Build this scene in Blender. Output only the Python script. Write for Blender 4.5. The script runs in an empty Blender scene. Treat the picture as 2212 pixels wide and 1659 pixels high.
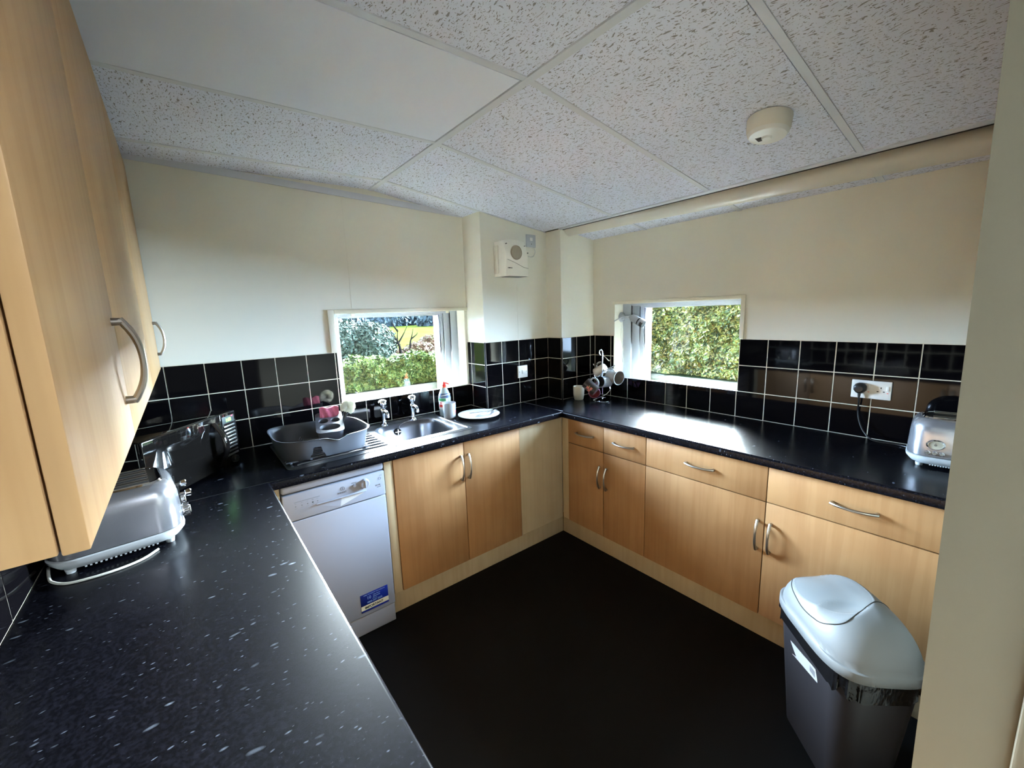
import bpy, bmesh, math, random
from mathutils import Vector, Matrix, Euler
random.seed(7)
PI = math.pi
SC = bpy.context.scene
COL = SC.collection

# ------------------------------------------------------------------ materials
def lin(r, g, b):
    f = lambda c: (c/255)/12.92 if c/255 <= .04045 else ((c/255+.055)/1.055)**2.4
    return (f(r), f(g), f(b), 1)

def mat(name, col, rough=.5, metal=0, coat=0, spec=.5, bump=None, var=None, emit=None, trans=0, sheen=0):
    m = bpy.data.materials.new(name); m.use_nodes = True
    nt = m.node_tree; b = nt.nodes['Principled BSDF']
    b.inputs['Base Color'].default_value = col
    b.inputs['Roughness'].default_value = rough
    b.inputs['Metallic'].default_value = metal
    b.inputs['Coat Weight'].default_value = coat
    b.inputs['Coat Roughness'].default_value = .06
    b.inputs['Specular IOR Level'].default_value = spec
    b.inputs['Transmission Weight'].default_value = trans
    b.inputs['Sheen Weight'].default_value = sheen
    if emit:
        b.inputs['Emission Color'].default_value = emit[0]; b.inputs['Emission Strength'].default_value = emit[1]
    if var:                                   # (scale, colour2, low, high)
        tc = nt.nodes.new('ShaderNodeTexCoord'); n = nt.nodes.new('ShaderNodeTexNoise'); r = nt.nodes.new('ShaderNodeValToRGB')
        mp = nt.nodes.new('ShaderNodeMapping')
        if len(var) > 4: mp.inputs['Scale'].default_value = var[4]
        nt.links.new(tc.outputs['Object'], mp.inputs['Vector']); nt.links.new(mp.outputs['Vector'], n.inputs['Vector'])
        n.inputs['Scale'].default_value = var[0]; n.inputs['Detail'].default_value = 4
        r.color_ramp.elements[0].position = var[2]; r.color_ramp.elements[1].position = var[3]
        r.color_ramp.elements[0].color = col; r.color_ramp.elements[1].color = var[1]
        nt.links.new(n.outputs['Fac'], r.inputs['Fac']); nt.links.new(r.outputs['Color'], b.inputs['Base Color'])
    if bump:                                  # (scale, strength, distance)
        tc = nt.nodes.new('ShaderNodeTexCoord'); n = nt.nodes.new('ShaderNodeTexNoise'); bp = nt.nodes.new('ShaderNodeBump')
        n.inputs['Scale'].default_value = bump[0]; n.inputs['Detail'].default_value = 3
        bp.inputs['Strength'].default_value = bump[1]; bp.inputs['Distance'].default_value = bump[2]
        nt.links.new(tc.outputs['Object'], n.inputs['Vector']); nt.links.new(n.outputs['Fac'], bp.inputs['Height'])
        nt.links.new(bp.outputs['Normal'], b.inputs['Normal'])
    return m

def N(nt, typ, **kw):
    n = nt.nodes.new(typ)
    for k, v in kw.items():
        if k in n.inputs: n.inputs[k].default_value = v
        else: setattr(n, k, v)
    return n

def wood(name, c1, c2, c3, rough=.38, spec=.4):
    m = bpy.data.materials.new(name); m.use_nodes = True; nt = m.node_tree; b = nt.nodes['Principled BSDF']
    tc = N(nt, 'ShaderNodeTexCoord'); L = nt.links.new
    mp = N(nt, 'ShaderNodeMapping'); mp.inputs['Scale'].default_value = (11, 11, .55)
    n1 = N(nt, 'ShaderNodeTexNoise', Scale=1.0, Detail=2.0); L(tc.outputs['Object'], mp.inputs['Vector']); L(mp.outputs['Vector'], n1.inputs['Vector'])
    mp2 = N(nt, 'ShaderNodeMapping'); mp2.inputs['Scale'].default_value = (46, 46, 2.2)
    n2 = N(nt, 'ShaderNodeTexNoise', Scale=1.0, Detail=3.0); L(tc.outputs['Object'], mp2.inputs['Vector']); L(mp2.outputs['Vector'], n2.inputs['Vector'])
    n3 = N(nt, 'ShaderNodeTexNoise', Scale=7.0, Detail=2.0); L(tc.outputs['Object'], n3.inputs['Vector'])
    r1 = N(nt, 'ShaderNodeValToRGB'); e = r1.color_ramp.elements
    e[0].position = .34; e[0].color = c1; e[1].position = .66; e[1].color = c2
    r1.color_ramp.interpolation = 'B_SPLINE'
    L(n1.outputs['Fac'], r1.inputs['Fac'])
    mx = N(nt, 'ShaderNodeMix', data_type='RGBA'); mx.inputs[0].default_value = .3
    r2 = N(nt, 'ShaderNodeValToRGB'); e = r2.color_ramp.elements; e[0].position = .38; e[0].color = c3; e[1].position = .55; e[1].color = c2
    L(n2.outputs['Fac'], r2.inputs['Fac']); L(r1.outputs['Color'], mx.inputs[6]); L(r2.outputs['Color'], mx.inputs[7])
    mx2 = N(nt, 'ShaderNodeMix', data_type='RGBA'); L(n3.outputs['Fac'], mx2.inputs[0]); 
    mr = N(nt, 'ShaderNodeMapRange'); mr.inputs[1].default_value = .35; mr.inputs[2].default_value = .75; mr.inputs[3].default_value = 0; mr.inputs[4].default_value = .45
    L(n3.outputs['Fac'], mr.inputs[0]); L(mr.outputs[0], mx2.inputs[0])
    L(mx.outputs[2], mx2.inputs[6]); mx2.inputs[7].default_value = c3
    L(mx2.outputs[2], b.inputs['Base Color']); b.inputs['Roughness'].default_value = rough
    b.inputs['Specular IOR Level'].default_value = spec
    return m

M = {}
M['wall'] = mat('cream wall paint', lin(224, 222, 209), .75, bump=(90, .05, .002), spec=.3)
M['white_wall'] = mat('hall paint', lin(58, 55, 52), .8)
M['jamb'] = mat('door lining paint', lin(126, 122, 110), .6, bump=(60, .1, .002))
M['trimw'] = mat('white gloss trim', lin(226, 222, 204), .4)
M['upvc'] = mat('white plastic window frame', lin(176, 184, 196), .3, spec=.5)
M['grout'] = mat('pale grout', lin(214, 206, 186), .85)
M['tile'] = mat('black glazed tile', lin(8, 7, 9), .045, spec=.15, bump=(9, .03, .004))
M['beech'] = wood('beech laminate', lin(152, 113, 74), lin(165, 127, 87), lin(138, 98, 62), .45)
M['beech_pale'] = wood('pale beech carcass', lin(168, 152, 124), lin(176, 160, 132), lin(158, 140, 110), .5)
M['beech_upper'] = wood('beech wall unit laminate', lin(172, 138, 98), lin(180, 147, 107), lin(158, 122, 84), .42, .16)
M['gap'] = mat('dark gap', lin(40, 28, 20), .9)
M['steel'] = mat('brushed steel', lin(176, 172, 164), .3, 1)
M['chrome'] = mat('chrome', lin(220, 222, 226), .06, 1)
M['sinksteel'] = mat('sink stainless steel', lin(118, 120, 126), .3, 1, bump=(300, .03, .001))
M['alu'] = mat('aluminium strip', lin(190, 190, 190), .3, 1)
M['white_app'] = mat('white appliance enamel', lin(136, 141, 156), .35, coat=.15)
M['white_pl'] = mat('white moulded plastic', lin(226, 226, 220), .35)
M['cam_white'] = mat('camera housing', lin(150, 152, 158), .4)
M['heater'] = mat('heater housing', lin(238, 236, 226), .4)
M['white_old'] = mat('aged white plastic', lin(222, 218, 204), .45)
M['lidgrey'] = mat('light grey lid plastic', lin(98, 102, 106), .5, spec=.25, bump=(260, .05, .001))
M['lightgrey'] = mat('light grey plastic', lin(176, 180, 184), .4, bump=(260, .05, .001))
M['lightgrey_gloss'] = mat('glossy grey lid flap', lin(98, 103, 107), .25, spec=.3)
M['darkgrey'] = mat('dark grey bin plastic', lin(38, 37, 42), .45, bump=(200, .05, .001))
M['liner'] = mat('black polythene', lin(14, 14, 16), .18, bump=(26, .9, .01))
M['rackgrey'] = mat('grey rack plastic', lin(78, 81, 89), .4)
M['black'] = mat('black plastic', lin(18, 17, 18), .35)
M['blackgloss'] = mat('black gloss glass', lin(14, 12, 11), .03, coat=.3)
M['blackmatt'] = mat('matt black', lin(8, 8, 8), .8)
M['ceramic'] = mat('white ceramic', lin(178, 181, 184), .12, coat=.3)
M['cream_cer'] = mat('cream ceramic', lin(214, 208, 190), .25)
M['greyblue'] = mat('pale blue grey glaze', lin(168, 178, 196), .15)
M['grey_in'] = mat('grey brown glaze', lin(110, 104, 96), .35)
M['dark_in'] = mat('dark brown glaze', lin(52, 46, 44), .3)
M['red_in'] = mat('dusty red glaze', lin(150, 72, 80), .3)
M['pink'] = mat('pink purple glaze', lin(206, 150, 200), .2)
M['silverpaint'] = mat('silver toaster shell', lin(150, 151, 158), .26, .75, coat=.4)
M['dial'] = mat('dial face', lin(196, 192, 176), .4)
M['pinkcloth'] = mat('pink sponge cloth', lin(232, 126, 154), .95, bump=(160, .5, .003))
M['bristle'] = mat('white bristles', lin(240, 238, 226), .8)
M['bristle_mid'] = mat('yellowed bristles', lin(222, 206, 160), .8)
M['red'] = mat('red cap', lin(226, 48, 40), .35)
M['orange'] = mat('orange collar', lin(236, 110, 70), .4)
M['liquid'] = mat('clear blue bottle', lin(178, 200, 206), .12, coat=.3)
M['label_grey'] = mat('slate blue label', lin(86, 104, 140), .35)
M['label_white'] = mat('white label', lin(236, 240, 236), .4)
M['label_green'] = mat('green label', lin(70, 160, 104), .4)
M['red_text'] = mat('red print', lin(222, 70, 60), .5)
M['ink'] = mat('grey ink', lin(96, 98, 106), .6)
M['inkdark'] = mat('dark ink', lin(40, 46, 44), .6)
M['inkblue'] = mat('pale blue ink', lin(120, 150, 205), .5)
M['sticker'] = mat('blue sticker', lin(18, 38, 130), .35)
M['stickercream'] = mat('cream sticker band', lin(206, 208, 190), .5)
M['green_led'] = mat('green led digits', lin(20, 90, 20), .4, emit=(lin(90, 255, 60), 1.2))
M['red_led'] = mat('red led dot', lin(90, 20, 20), .4, emit=(lin(255, 50, 80), 1.0))
M['cable_w'] = mat('white cable', lin(206, 206, 200), .5)
M['brick'] = mat('red brick', lin(168, 92, 72), .9, var=(30, lin(196, 120, 96), .4, .6))
M['floor'] = mat('black vinyl floor', lin(7, 7, 8), .6, spec=.12, bump=(240, .08, .001), var=(700, lin(46, 45, 48), .76, .79))
M['spoon'] = mat('cutlery steel', lin(200, 200, 196), .2, 1)
M['soil'] = mat('soil', lin(92, 78, 56), .95)

def worktop_mat():
    m = bpy.data.materials.new('black flecked laminate'); m.use_nodes = True; nt = m.node_tree; b = nt.nodes['Principled BSDF']; L = nt.links.new
    tc = N(nt, 'ShaderNodeTexCoord')
    def flecks(scale, mscale, rot, thr, soft, seed):
        mp = N(nt, 'ShaderNodeMapping'); mp.inputs['Rotation'].default_value = (0, 0, rot); mp.inputs['Scale'].default_value = mscale; mp.inputs['Location'].default_value = (seed, seed*.7, seed*.31)
        wn = N(nt, 'ShaderNodeTexNoise', Scale=22.0, Detail=1.0)
        ad = N(nt, 'ShaderNodeVectorMath', operation='MULTIPLY_ADD'); ad.inputs[1].default_value = (.016, .016, .016)
        L(tc.outputs['Object'], wn.inputs['Vector']); L(wn.outputs['Color'], ad.inputs[0]); L(tc.outputs['Object'], ad.inputs[2])
        v = N(nt, 'ShaderNodeTexVoronoi', Scale=scale)
        L(ad.outputs[0], mp.inputs['Vector']); L(mp.outputs['Vector'], v.inputs['Vector'])
        # a fleck only in some of the cells, of random size
        sep = N(nt, 'ShaderNodeSeparateColor'); L(v.outputs['Color'], sep.inputs[0])
        mr = N(nt, 'ShaderNodeMapRange'); mr.inputs[1].default_value = .35; mr.inputs[2].default_value = 1; mr.inputs[3].default_value = 0; mr.inputs[4].default_value = thr
        L(sep.outputs[0], mr.inputs[0])
        sb = N(nt, 'ShaderNodeMath', operation='SUBTRACT'); L(mr.outputs[0], sb.inputs[0]); L(v.outputs['Distance'], sb.inputs[1])
        ml = N(nt, 'ShaderNodeMath', operation='MULTIPLY', use_clamp=True); ml.inputs[1].default_value = soft; L(sb.outputs[0], ml.inputs[0])
        m2 = N(nt, 'ShaderNodeMath', operation='MULTIPLY'); L(ml.outputs[0], m2.inputs[0])
        mr2 = N(nt, 'ShaderNodeMapRange'); mr2.inputs[3].default_value = .15; mr2.inputs[4].default_value = 1; L(sep.outputs[1], mr2.inputs[0]); L(mr2.outputs[0], m2.inputs[1])
        return m2
    a = flecks(17, (1, 2.6, 1.5), -.30, .22, 8, 3.1)
    c = flecks(56, (1, 2.4, 1.3), -.4, .27, 9, 11.7)
    base = N(nt, 'ShaderNodeTexNoise', Scale=160.0, Detail=4.0); L(tc.outputs['Object'], base.inputs['Vector'])
    r = N(nt, 'ShaderNodeValToRGB'); e = r.color_ramp.elements; e[0].position = .42; e[0].color = lin(5, 5, 8); e[1].position = .72; e[1].color = lin(17, 17, 24)
    L(base.outputs['Fac'], r.inputs['Fac'])
    m1 = N(nt, 'ShaderNodeMix', data_type='RGBA'); L(a.outputs[0], m1.inputs[0]); L(r.outputs['Color'], m1.inputs[6]); m1.inputs[7].default_value = lin(104, 110, 122)
    m3 = N(nt, 'ShaderNodeMix', data_type='RGBA'); L(c.outputs[0], m3.inputs[0]); L(m1.outputs[2], m3.inputs[6]); m3.inputs[7].default_value = lin(76, 80, 92)
    L(m3.outputs[2], b.inputs['Base Color']); b.inputs['Roughness'].default_value = .24; b.inputs['Specular IOR Level'].default_value = .16
    bn = N(nt, 'ShaderNodeTexNoise', Scale=420.0, Detail=2.0); L(tc.outputs['Object'], bn.inputs['Vector'])
    bp = N(nt, 'ShaderNodeBump', Strength=.06, Distance=.001); L(bn.outputs['Fac'], bp.inputs['Height']); L(bp.outputs['Normal'], b.inputs['Normal'])
    return m
M['worktop'] = worktop_mat()

def ceil_mat():
    m = bpy.data.materials.new('fissured ceiling tile'); m.use_nodes = True; nt = m.node_tree; b = nt.nodes['Principled BSDF']; L = nt.links.new
    tc = N(nt, 'ShaderNodeTexCoord')
    wn = N(nt, 'ShaderNodeTexNoise', Scale=9.0, Detail=2.0); ad = N(nt, 'ShaderNodeVectorMath', operation='MULTIPLY_ADD'); ad.inputs[1].default_value = (.05, .05, 0)
    L(tc.outputs['Object'], wn.inputs['Vector']); L(wn.outputs['Color'], ad.inputs[0]); L(tc.outputs['Object'], ad.inputs[2])
    outs = []
    for sc, ms, lo, hi, seed in ((1, (140, 42, 1), .665, .695, 0), (1, (260, 90, 1), .68, .71, 5.3), (1, (80, 190, 1), .72, .75, 2.2)):
        mp = N(nt, 'ShaderNodeMapping'); mp.inputs['Scale'].default_value = ms; mp.inputs['Location'].default_value = (seed, seed, 0); mp.inputs['Rotation'].default_value = (0, 0, .12)
        n = N(nt, 'ShaderNodeTexNoise', Scale=sc, Detail=1.5, Roughness=.5); n.noise_dimensions = '2D'
        L(ad.outputs[0], mp.inputs['Vector']); L(mp.outputs['Vector'], n.inputs['Vector'])
        mr = N(nt, 'ShaderNodeMapRange'); mr.inputs[1].default_value = lo; mr.inputs[2].default_value = hi; L(n.outputs['Fac'], mr.inputs[0]); outs.append(mr)
    mx = N(nt, 'ShaderNodeMath', operation='MAXIMUM'); L(outs[0].outputs[0], mx.inputs[0]); L(outs[1].outputs[0], mx.inputs[1])
    mx2 = N(nt, 'ShaderNodeMath', operation='MAXIMUM'); L(mx.outputs[0], mx2.inputs[0]); L(outs[2].outputs[0], mx2.inputs[1])
    col = N(nt, 'ShaderNodeMix', data_type='RGBA'); L(mx2.outputs[0], col.inputs[0]); col.inputs[6].default_value = lin(220, 225, 240); col.inputs[7].default_value = lin(146, 145, 148)
    L(col.outputs[2], b.inputs['Base Color']); b.inputs['Roughness'].default_value = .9; b.inputs['Specular IOR Level'].default_value = .2
    fine = N(nt, 'ShaderNodeTexNoise', Scale=260.0, Detail=2.0); L(tc.outputs['Object'], fine.inputs['Vector'])
    hm = N(nt, 'ShaderNodeMath', operation='MULTIPLY_ADD'); hm.inputs[1].default_value = -1.0; L(mx2.outputs[0], hm.inputs[0])
    h2 = N(nt, 'ShaderNodeMath', operation='MULTIPLY'); h2.inputs[1].default_value = .5; L(fine.outputs['Fac'], h2.inputs[0]); L(h2.outputs[0], hm.inputs[2])
    bp = N(nt, 'ShaderNodeBump', Strength=.6, Distance=.0015); L(hm.outputs[0], bp.inputs['Height']); L(bp.outputs['Normal'], b.inputs['Normal'])
    return m
M['ceil'] = ceil_mat()
M['ceil_smooth'] = mat('smooth ceiling panel', lin(222, 227, 238), .7)
M['tbar'] = mat('ceiling grid bar', lin(204, 208, 215), .5)
M['pipe'] = mat('painted pipe', lin(206, 202, 190), .32)

def glass_mat():
    m = bpy.data.materials.new('window glass'); m.use_nodes = True; nt = m.node_tree; nt.nodes.clear(); L = nt.links.new
    o = N(nt, 'ShaderNodeOutputMaterial'); t = N(nt, 'ShaderNodeBsdfTransparent'); g = N(nt, 'ShaderNodeBsdfGlossy'); g.inputs['Roughness'].default_value = 0
    f = N(nt, 'ShaderNodeFresnel'); f.inputs['IOR'].default_value = 1.35; mx = N(nt, 'ShaderNodeMixShader')
    t.inputs['Color'].default_value = (.96, .98, .97, 1)
    L(f.outputs[0], mx.inputs[0]); L(t.outputs[0], mx.inputs[1]); L(g.outputs[0], mx.inputs[2]); L(mx.outputs[0], o.inputs['Surface'])
    return m
M['glass'] = glass_mat()

def leaf_mat(name, cols, seed=0, rough=.8):
    m = bpy.data.materials.new(name); m.use_nodes = True; nt = m.node_tree; b = nt.nodes['Principled BSDF']; L = nt.links.new
    g = N(nt, 'ShaderNodeNewGeometry'); r = N(nt, 'ShaderNodeValToRGB'); e = r.color_ramp.elements
    e[0].position = 0; e[0].color = cols[0]; e[1].position = 1; e[1].color = cols[-1]
    for i, c in enumerate(cols[1:-1]):
        x = e.new((i+1)/(len(cols)-1)); x.color = c
    L(g.outputs['Random Per Island'], r.inputs['Fac']); L(r.outputs['Color'], b.inputs['Base Color']); b.inputs['Roughness'].default_value = rough
    b.inputs['Specular IOR Level'].default_value = .15
    return m

# ------------------------------------------------------------------ mesh helpers
def xf(loc=(0, 0, 0), rot=(0, 0, 0), scl=(1, 1, 1)):
    return Matrix.Translation(loc) @ Euler(rot).to_matrix().to_4x4() @ Matrix.Diagonal((*scl, 1))

class MB:
    def __init__(s): s.v = []; s.f = []; s.mi = []; s.k = 0
    def add(s, vs, fs, T=None):
        o = len(s.v)
        s.v += [tuple(T @ Vector(p)) if T else tuple(p) for p in vs]
        s.f += [tuple(i+o for i in f) for f in fs]; s.mi += [s.k]*len(fs); return s
    def bm(s, bm, T=None):
        bm.verts.ensure_lookup_table(); bm.verts.index_update()
        r = s.add([v.co[:] for v in bm.verts], [[v.index for v in f.verts] for f in bm.faces], T); bm.free(); return r
    def box(s, a, b, bev=0, T=None, seg=2):
        lo = [min(a[i], b[i]) for i in range(3)]; hi = [max(a[i], b[i]) for i in range(3)]
        bm = bmesh.new(); bmesh.ops.create_cube(bm, size=1)
        for v in bm.verts: v.co = Vector([lo[i]+(v.co[i]+.5)*(hi[i]-lo[i]) for i in range(3)])
        if bev > 0:
            bev = min(bev, .49*min(hi[i]-lo[i] for i in range(3)))
            bmesh.ops.bevel(bm, geom=bm.edges[:], offset=bev, segments=seg, affect='EDGES', profile=.5)
        return s.bm(bm, T)
    def lathe(s, prof, n=32, T=None, cap=False):
        vs = []; fs = []; m = len(prof)
        for i in range(n):
            a = 2*PI*i/n
            for r, z in prof: vs.append((r*math.cos(a), r*math.sin(a), z))
        for i in range(n):
            j = (i+1) % n
            for k in range(m-1): fs.append((i*m+k, j*m+k, j*m+k+1, i*m+k+1))
        if cap:
            fs.append(tuple(i*m for i in range(n))[::-1]); fs.append(tuple(i*m+m-1 for i in range(n)))
        return s.add(vs, fs, T)
    def cyl(s, p, q, r, n=20, r2=None, bev=0):
        p = Vector(p); q = Vector(q); d = q-p; h = d.length; r2 = r if r2 is None else r2
        R = d.to_track_quat('Z', 'Y').to_matrix().to_4x4(); T = Matrix.Translation(p) @ R
        if bev: prof = [(0, 0), (r-bev, 0), (r, bev), (r2, h-bev), (r2-bev, h), (0, h)]
        else: prof = [(0, 0), (r, 0), (r2, h), (0, h)]
        return s.lathe(prof, n, T)
    def tube(s, pts, r, n=10, cap=True, flat=1.0, up=(0, 0, 1)):
        pts = [Vector(p) for p in pts]; rs = r if isinstance(r, (list, tuple)) else [r]*len(pts); vs = []; fs = []
        t0 = (pts[1]-pts[0]).normalized(); u = Vector(up)
        u = (u - t0*u.dot(t0)); 
        if u.length < 1e-4: u = Vector((1, 0, 0)) - t0*t0.x
        u.normalize()
        for i, p in enumerate(pts):
            t = (pts[min(i+1, len(pts)-1)]-pts[max(i-1, 0)]).normalized()
            u = (u - t*u.dot(t)).normalized(); w = t.cross(u)
            for k in range(n):
                a = 2*PI*k/n; vs.append(tuple(p + u*math.cos(a)*rs[i] + w*math.sin(a)*rs[i]*flat))
        for i in range(len(pts)-1):
            for k in range(n):
                l = (k+1) % n; fs.append((i*n+k, i*n+l, (i+1)*n+l, (i+1)*n+k))
        if cap: fs.append(tuple(range(n))[::-1]); fs.append(tuple((len(pts)-1)*n+k for k in range(n)))
        return s.add(vs, fs)
    def prism(s, poly, h0, h1, axis='z', T=None, holes=None):
        n = len(poly)
        def P(a, b, h): return {'z': (a, b, h), 'x': (h, a, b), 'y': (a, h, b)}[axis]
        vs = [P(a, b, h0) for a, b in poly]+[P(a, b, h1) for a, b in poly]
        fs = [tuple(range(n))[::-1], tuple(range(n, 2*n))]+[(i, (i+1) % n, n+(i+1) % n, n+i) for i in range(n)]
        return s.add(vs, fs, T)
    def loft(s, rings, cap0=True, cap1=True, T=None):
        n = len(rings[0]); vs = [p for r in rings for p in r]; fs = []
        for i in range(len(rings)-1):
            for k in range(n):
                l = (k+1) % n; fs.append((i*n+k, i*n+l, (i+1)*n+l, (i+1)*n+k))
        if cap0: fs.append(tuple(range(n))[::-1])
        if cap1: fs.append(tuple((len(rings)-1)*n+k for k in range(n)))
        return s.add(vs, fs, T)
    def sphere(s, c, r, n=16, m=10, T=None):
        if not isinstance(r, (tuple, list)): r = (r, r, r)
        prof = [(math.sin(PI*k/m), -math.cos(PI*k/m)) for k in range(m+1)]
        return s.lathe(prof, n, (T or Matrix()) @ xf(c, (0, 0, 0), r))
    def build(s, name, mats, parent=None, smooth=35, loc=None, bevel=0):
        me = bpy.data.meshes.new(name); me.from_pydata(s.v, [], s.f)
        if not isinstance(mats, (list, tuple)): mats = [mats]
        for m in mats: me.materials.append(M[m] if isinstance(m, str) else m)
        if len(mats) > 1:
            for p, k in zip(me.polygons, s.mi): p.material_index = k
        bm = bmesh.new(); bm.from_mesh(me); bmesh.ops.remove_doubles(bm, verts=bm.verts, dist=1e-6)
        bmesh.ops.recalc_face_normals(bm, faces=bm.faces); bm.to_mesh(me); bm.free()
        if smooth:
            for p in me.polygons: p.use_smooth = True
            try: me.set_sharp_from_angle(angle=math.radians(smooth))
            except Exception: pass
        o = bpy.data.objects.new(name, me); COL.objects.link(o)
        if bevel:
            b = o.modifiers.new('b', 'BEVEL'); b.width = bevel; b.segments = 2; b.limit_method = 'ANGLE'; b.angle_limit = math.radians(40)
        if parent: o.parent = parent
        return o

def rrect(cx, cy, hx, hy, r, n=6, z=None):
    out = []
    for sx, sy, a0 in ((1, 1, 0), (-1, 1, PI/2), (-1, -1, PI), (1, -1, 3*PI/2)):
        for k in range(n+1):
            a = a0+PI/2*k/n; out.append((cx+sx*(hx-r)+r*math.cos(a), cy+sy*(hy-r)+r*math.sin(a)))
    return [(x, y, z) for x, y in out] if z is not None else out

def tag(o, label=None, cat=None, group=None, kind=None):
    if label: o['label'] = label
    if cat: o['category'] = cat
    if group: o['group'] = group
    if kind: o['kind'] = kind
    return o
def thing(name, label, cat, loc=(0, 0, 0), rz=0, group=None):
    o = bpy.data.objects.new(name, None); COL.objects.link(o); o.location = loc; o.rotation_euler = (0, 0, rz); o.empty_display_size = .05
    return tag(o, label, cat, group)
def struct(o): o['kind'] = 'structure'; return o
def text(name, s, size, T, m, parent=None, ext=.0003, align='CENTER', bold=0):
    cu = bpy.data.curves.new(name, 'FONT'); cu.body = s; cu.size = size; cu.align_x = align; cu.extrude = ext; cu.offset = bold
    o = bpy.data.objects.new(name, cu); COL.objects.link(o)
    dg = bpy.context.evaluated_depsgraph_get(); me = bpy.data.meshes.new_from_object(o.evaluated_get(dg)); COL.objects.unlink(o)
    me.transform(T); me.materials.clear(); me.materials.append(M[m])
    q = bpy.data.objects.new(name, me); COL.objects.link(q)
    if parent: q.parent = parent
    return q
def bez(p0, p1, p2, p3, n=12):
    P = [Vector(p) for p in (p0, p1, p2, p3)]
    return [P[0]*(1-t)**3+P[1]*3*t*(1-t)**2+P[2]*3*t*t*(1-t)+P[3]*t**3 for t in [i/n for i in range(n+1)]]
def cr(pts, n=8):
    P = [Vector(p) for p in pts]; P = [P[0]*2-P[1]]+P+[P[-1]*2-P[-2]]; out = []
    for i in range(1, len(P)-2):
        for k in range(n):
            t = k/n; a, b, c, d = P[i-1], P[i], P[i+1], P[i+2]
            out.append(.5*((2*b)+(c-a)*t+(2*a-5*b+4*c-d)*t*t+(3*b-a-3*c+d)*t**3))
    out.append(P[-2]); return out

# ------------------------------------------------------------------ camera
cam = bpy.data.cameras.new('camera'); co = bpy.data.objects.new('camera', cam); COL.objects.link(co); SC.camera = co
a, b, c = -0.66786, 1.40108, -0.03395
R = Matrix.Rotation(a, 4, 'Z') @ Matrix.Rotation(b, 4, 'X') @ Matrix.Rotation(c, 4, 'Z')
CX, CY, CZ = -2.52913, -2.51753, 1.56074
co.matrix_world = Matrix.Translation((CX, CY, CZ)) @ R
cam.sensor_width = 36; cam.lens = 895.867*36/2212; cam.clip_start = .02; cam.clip_end = 600

# ------------------------------------------------------------------ room
ZW = .91; P = .153; TT = ZW+3*P
XR, ZR = -1.55, 2.296
def zc(x): return ZR-.139*(x-XR) if x > XR else ZR+.0125*(x-XR)
W1 = dict(x0=-1.83, x1=-.95, z0=1.018, z1=1.597)     # opening over the sink
W2 = dict(y0=-1.457, y1=-.563, z0=1.018, z1=1.60)     # opening in the right wall
# floor
struct(MB().box((-3.1, -5.2, -.06), (1.4, .28, 0)).build('floor', 'floor'))
# walls: wall_back (sink wall) with inner leaf; outer brick leaf is its part
def wall_x(name, y0, y1, m, x0=-3.06, x1=.16, zt=2.5):
    w = MB(); o = W1
    w.box((x0, y0, -.02), (x1, y1, o['z0'])); w.box((x0, y0, o['z1']), (x1, y1, zt))
    w.box((x0, y0, o['z0']), (o['x0'], y1, o['z1'])); w.box((o['x1'], y0, o['z0']), (x1, y1, o['z1']))
    return w.build(name, m, smooth=0)
wb = struct(wall_x('wall_back', .0, .15, 'wall'))
def wall_y(name, x0, x1, m, y0=-5.2, y1=.0, zt=2.5):
    w = MB(); o = W2
    w.box((x0, y0, -.02), (x1, y1, o['z0'])); w.box((x0, y0, o['z1']), (x1, y1, zt))
    w.box((x0, y0, o['z0']), (x1, o['y0'], o['z1'])); w.box((x0, o['y1'], o['z0']), (x1, y1, o['z1']))
    return w.build(name, m, smooth=0)
wr = struct(wall_y('wall_right', .0, .15, 'wall'))
# outer brick leaves as parts of the walls, openings slightly wider seen past the frames
w = MB(); o = W1
bx0, bx1, bz0, bz1 = -1.80, -1.052, .97, 1.60
w.box((-3.3, .17, -.61), (.30, .27, bz0)); w.box((-3.3, .17, bz1), (.30, .27, 2.7)); w.box((-3.3, .17, bz0), (bx0, .27, bz1)); w.box((bx1, .17, bz0), (.30, .27, bz1))
w.build('brick_leaf', 'brick', wb, smooth=0)
w = MB(); by0, by1 = -1.46, -.70
w.box((.17, -5.2, -.61), (.27, .16, bz0)); w.box((.17, -5.2, bz1), (.27, .16, 2.7)); w.box((.17, -5.2, bz0), (.27, by0, bz1)); w.box((.17, by1, bz0), (.27, .16, bz1))
w.build('brick_leaf', 'brick', wr, smooth=0)
wl = struct(MB().box((-3.06, -5.2, -.02), (-2.915, 0, 2.5)).build('wall_left', 'wall', smooth=0))
# front wall with the door lining edge, slightly out of plumb
xe = -1.93; D = xe-CX
def edge_y(z): return CY+D*.0703+.0268*D/1.03*1.6*(z-1.56)*.62
w = MB(); f = [(xe, edge_y(0)), (xe, edge_y(2.5))]
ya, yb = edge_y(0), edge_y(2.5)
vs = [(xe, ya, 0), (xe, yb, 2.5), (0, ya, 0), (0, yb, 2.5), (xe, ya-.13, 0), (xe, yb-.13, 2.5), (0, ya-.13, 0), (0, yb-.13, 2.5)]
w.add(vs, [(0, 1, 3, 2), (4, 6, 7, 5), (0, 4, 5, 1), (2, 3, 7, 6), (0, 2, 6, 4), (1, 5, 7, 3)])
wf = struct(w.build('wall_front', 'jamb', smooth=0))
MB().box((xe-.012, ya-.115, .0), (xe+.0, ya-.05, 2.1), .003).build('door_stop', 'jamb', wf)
struct(MB().box((-3.06, -5.3, -.02), (.15, -5.2, 2.5)).build('wall_hall', 'white_wall', smooth=0))
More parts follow.
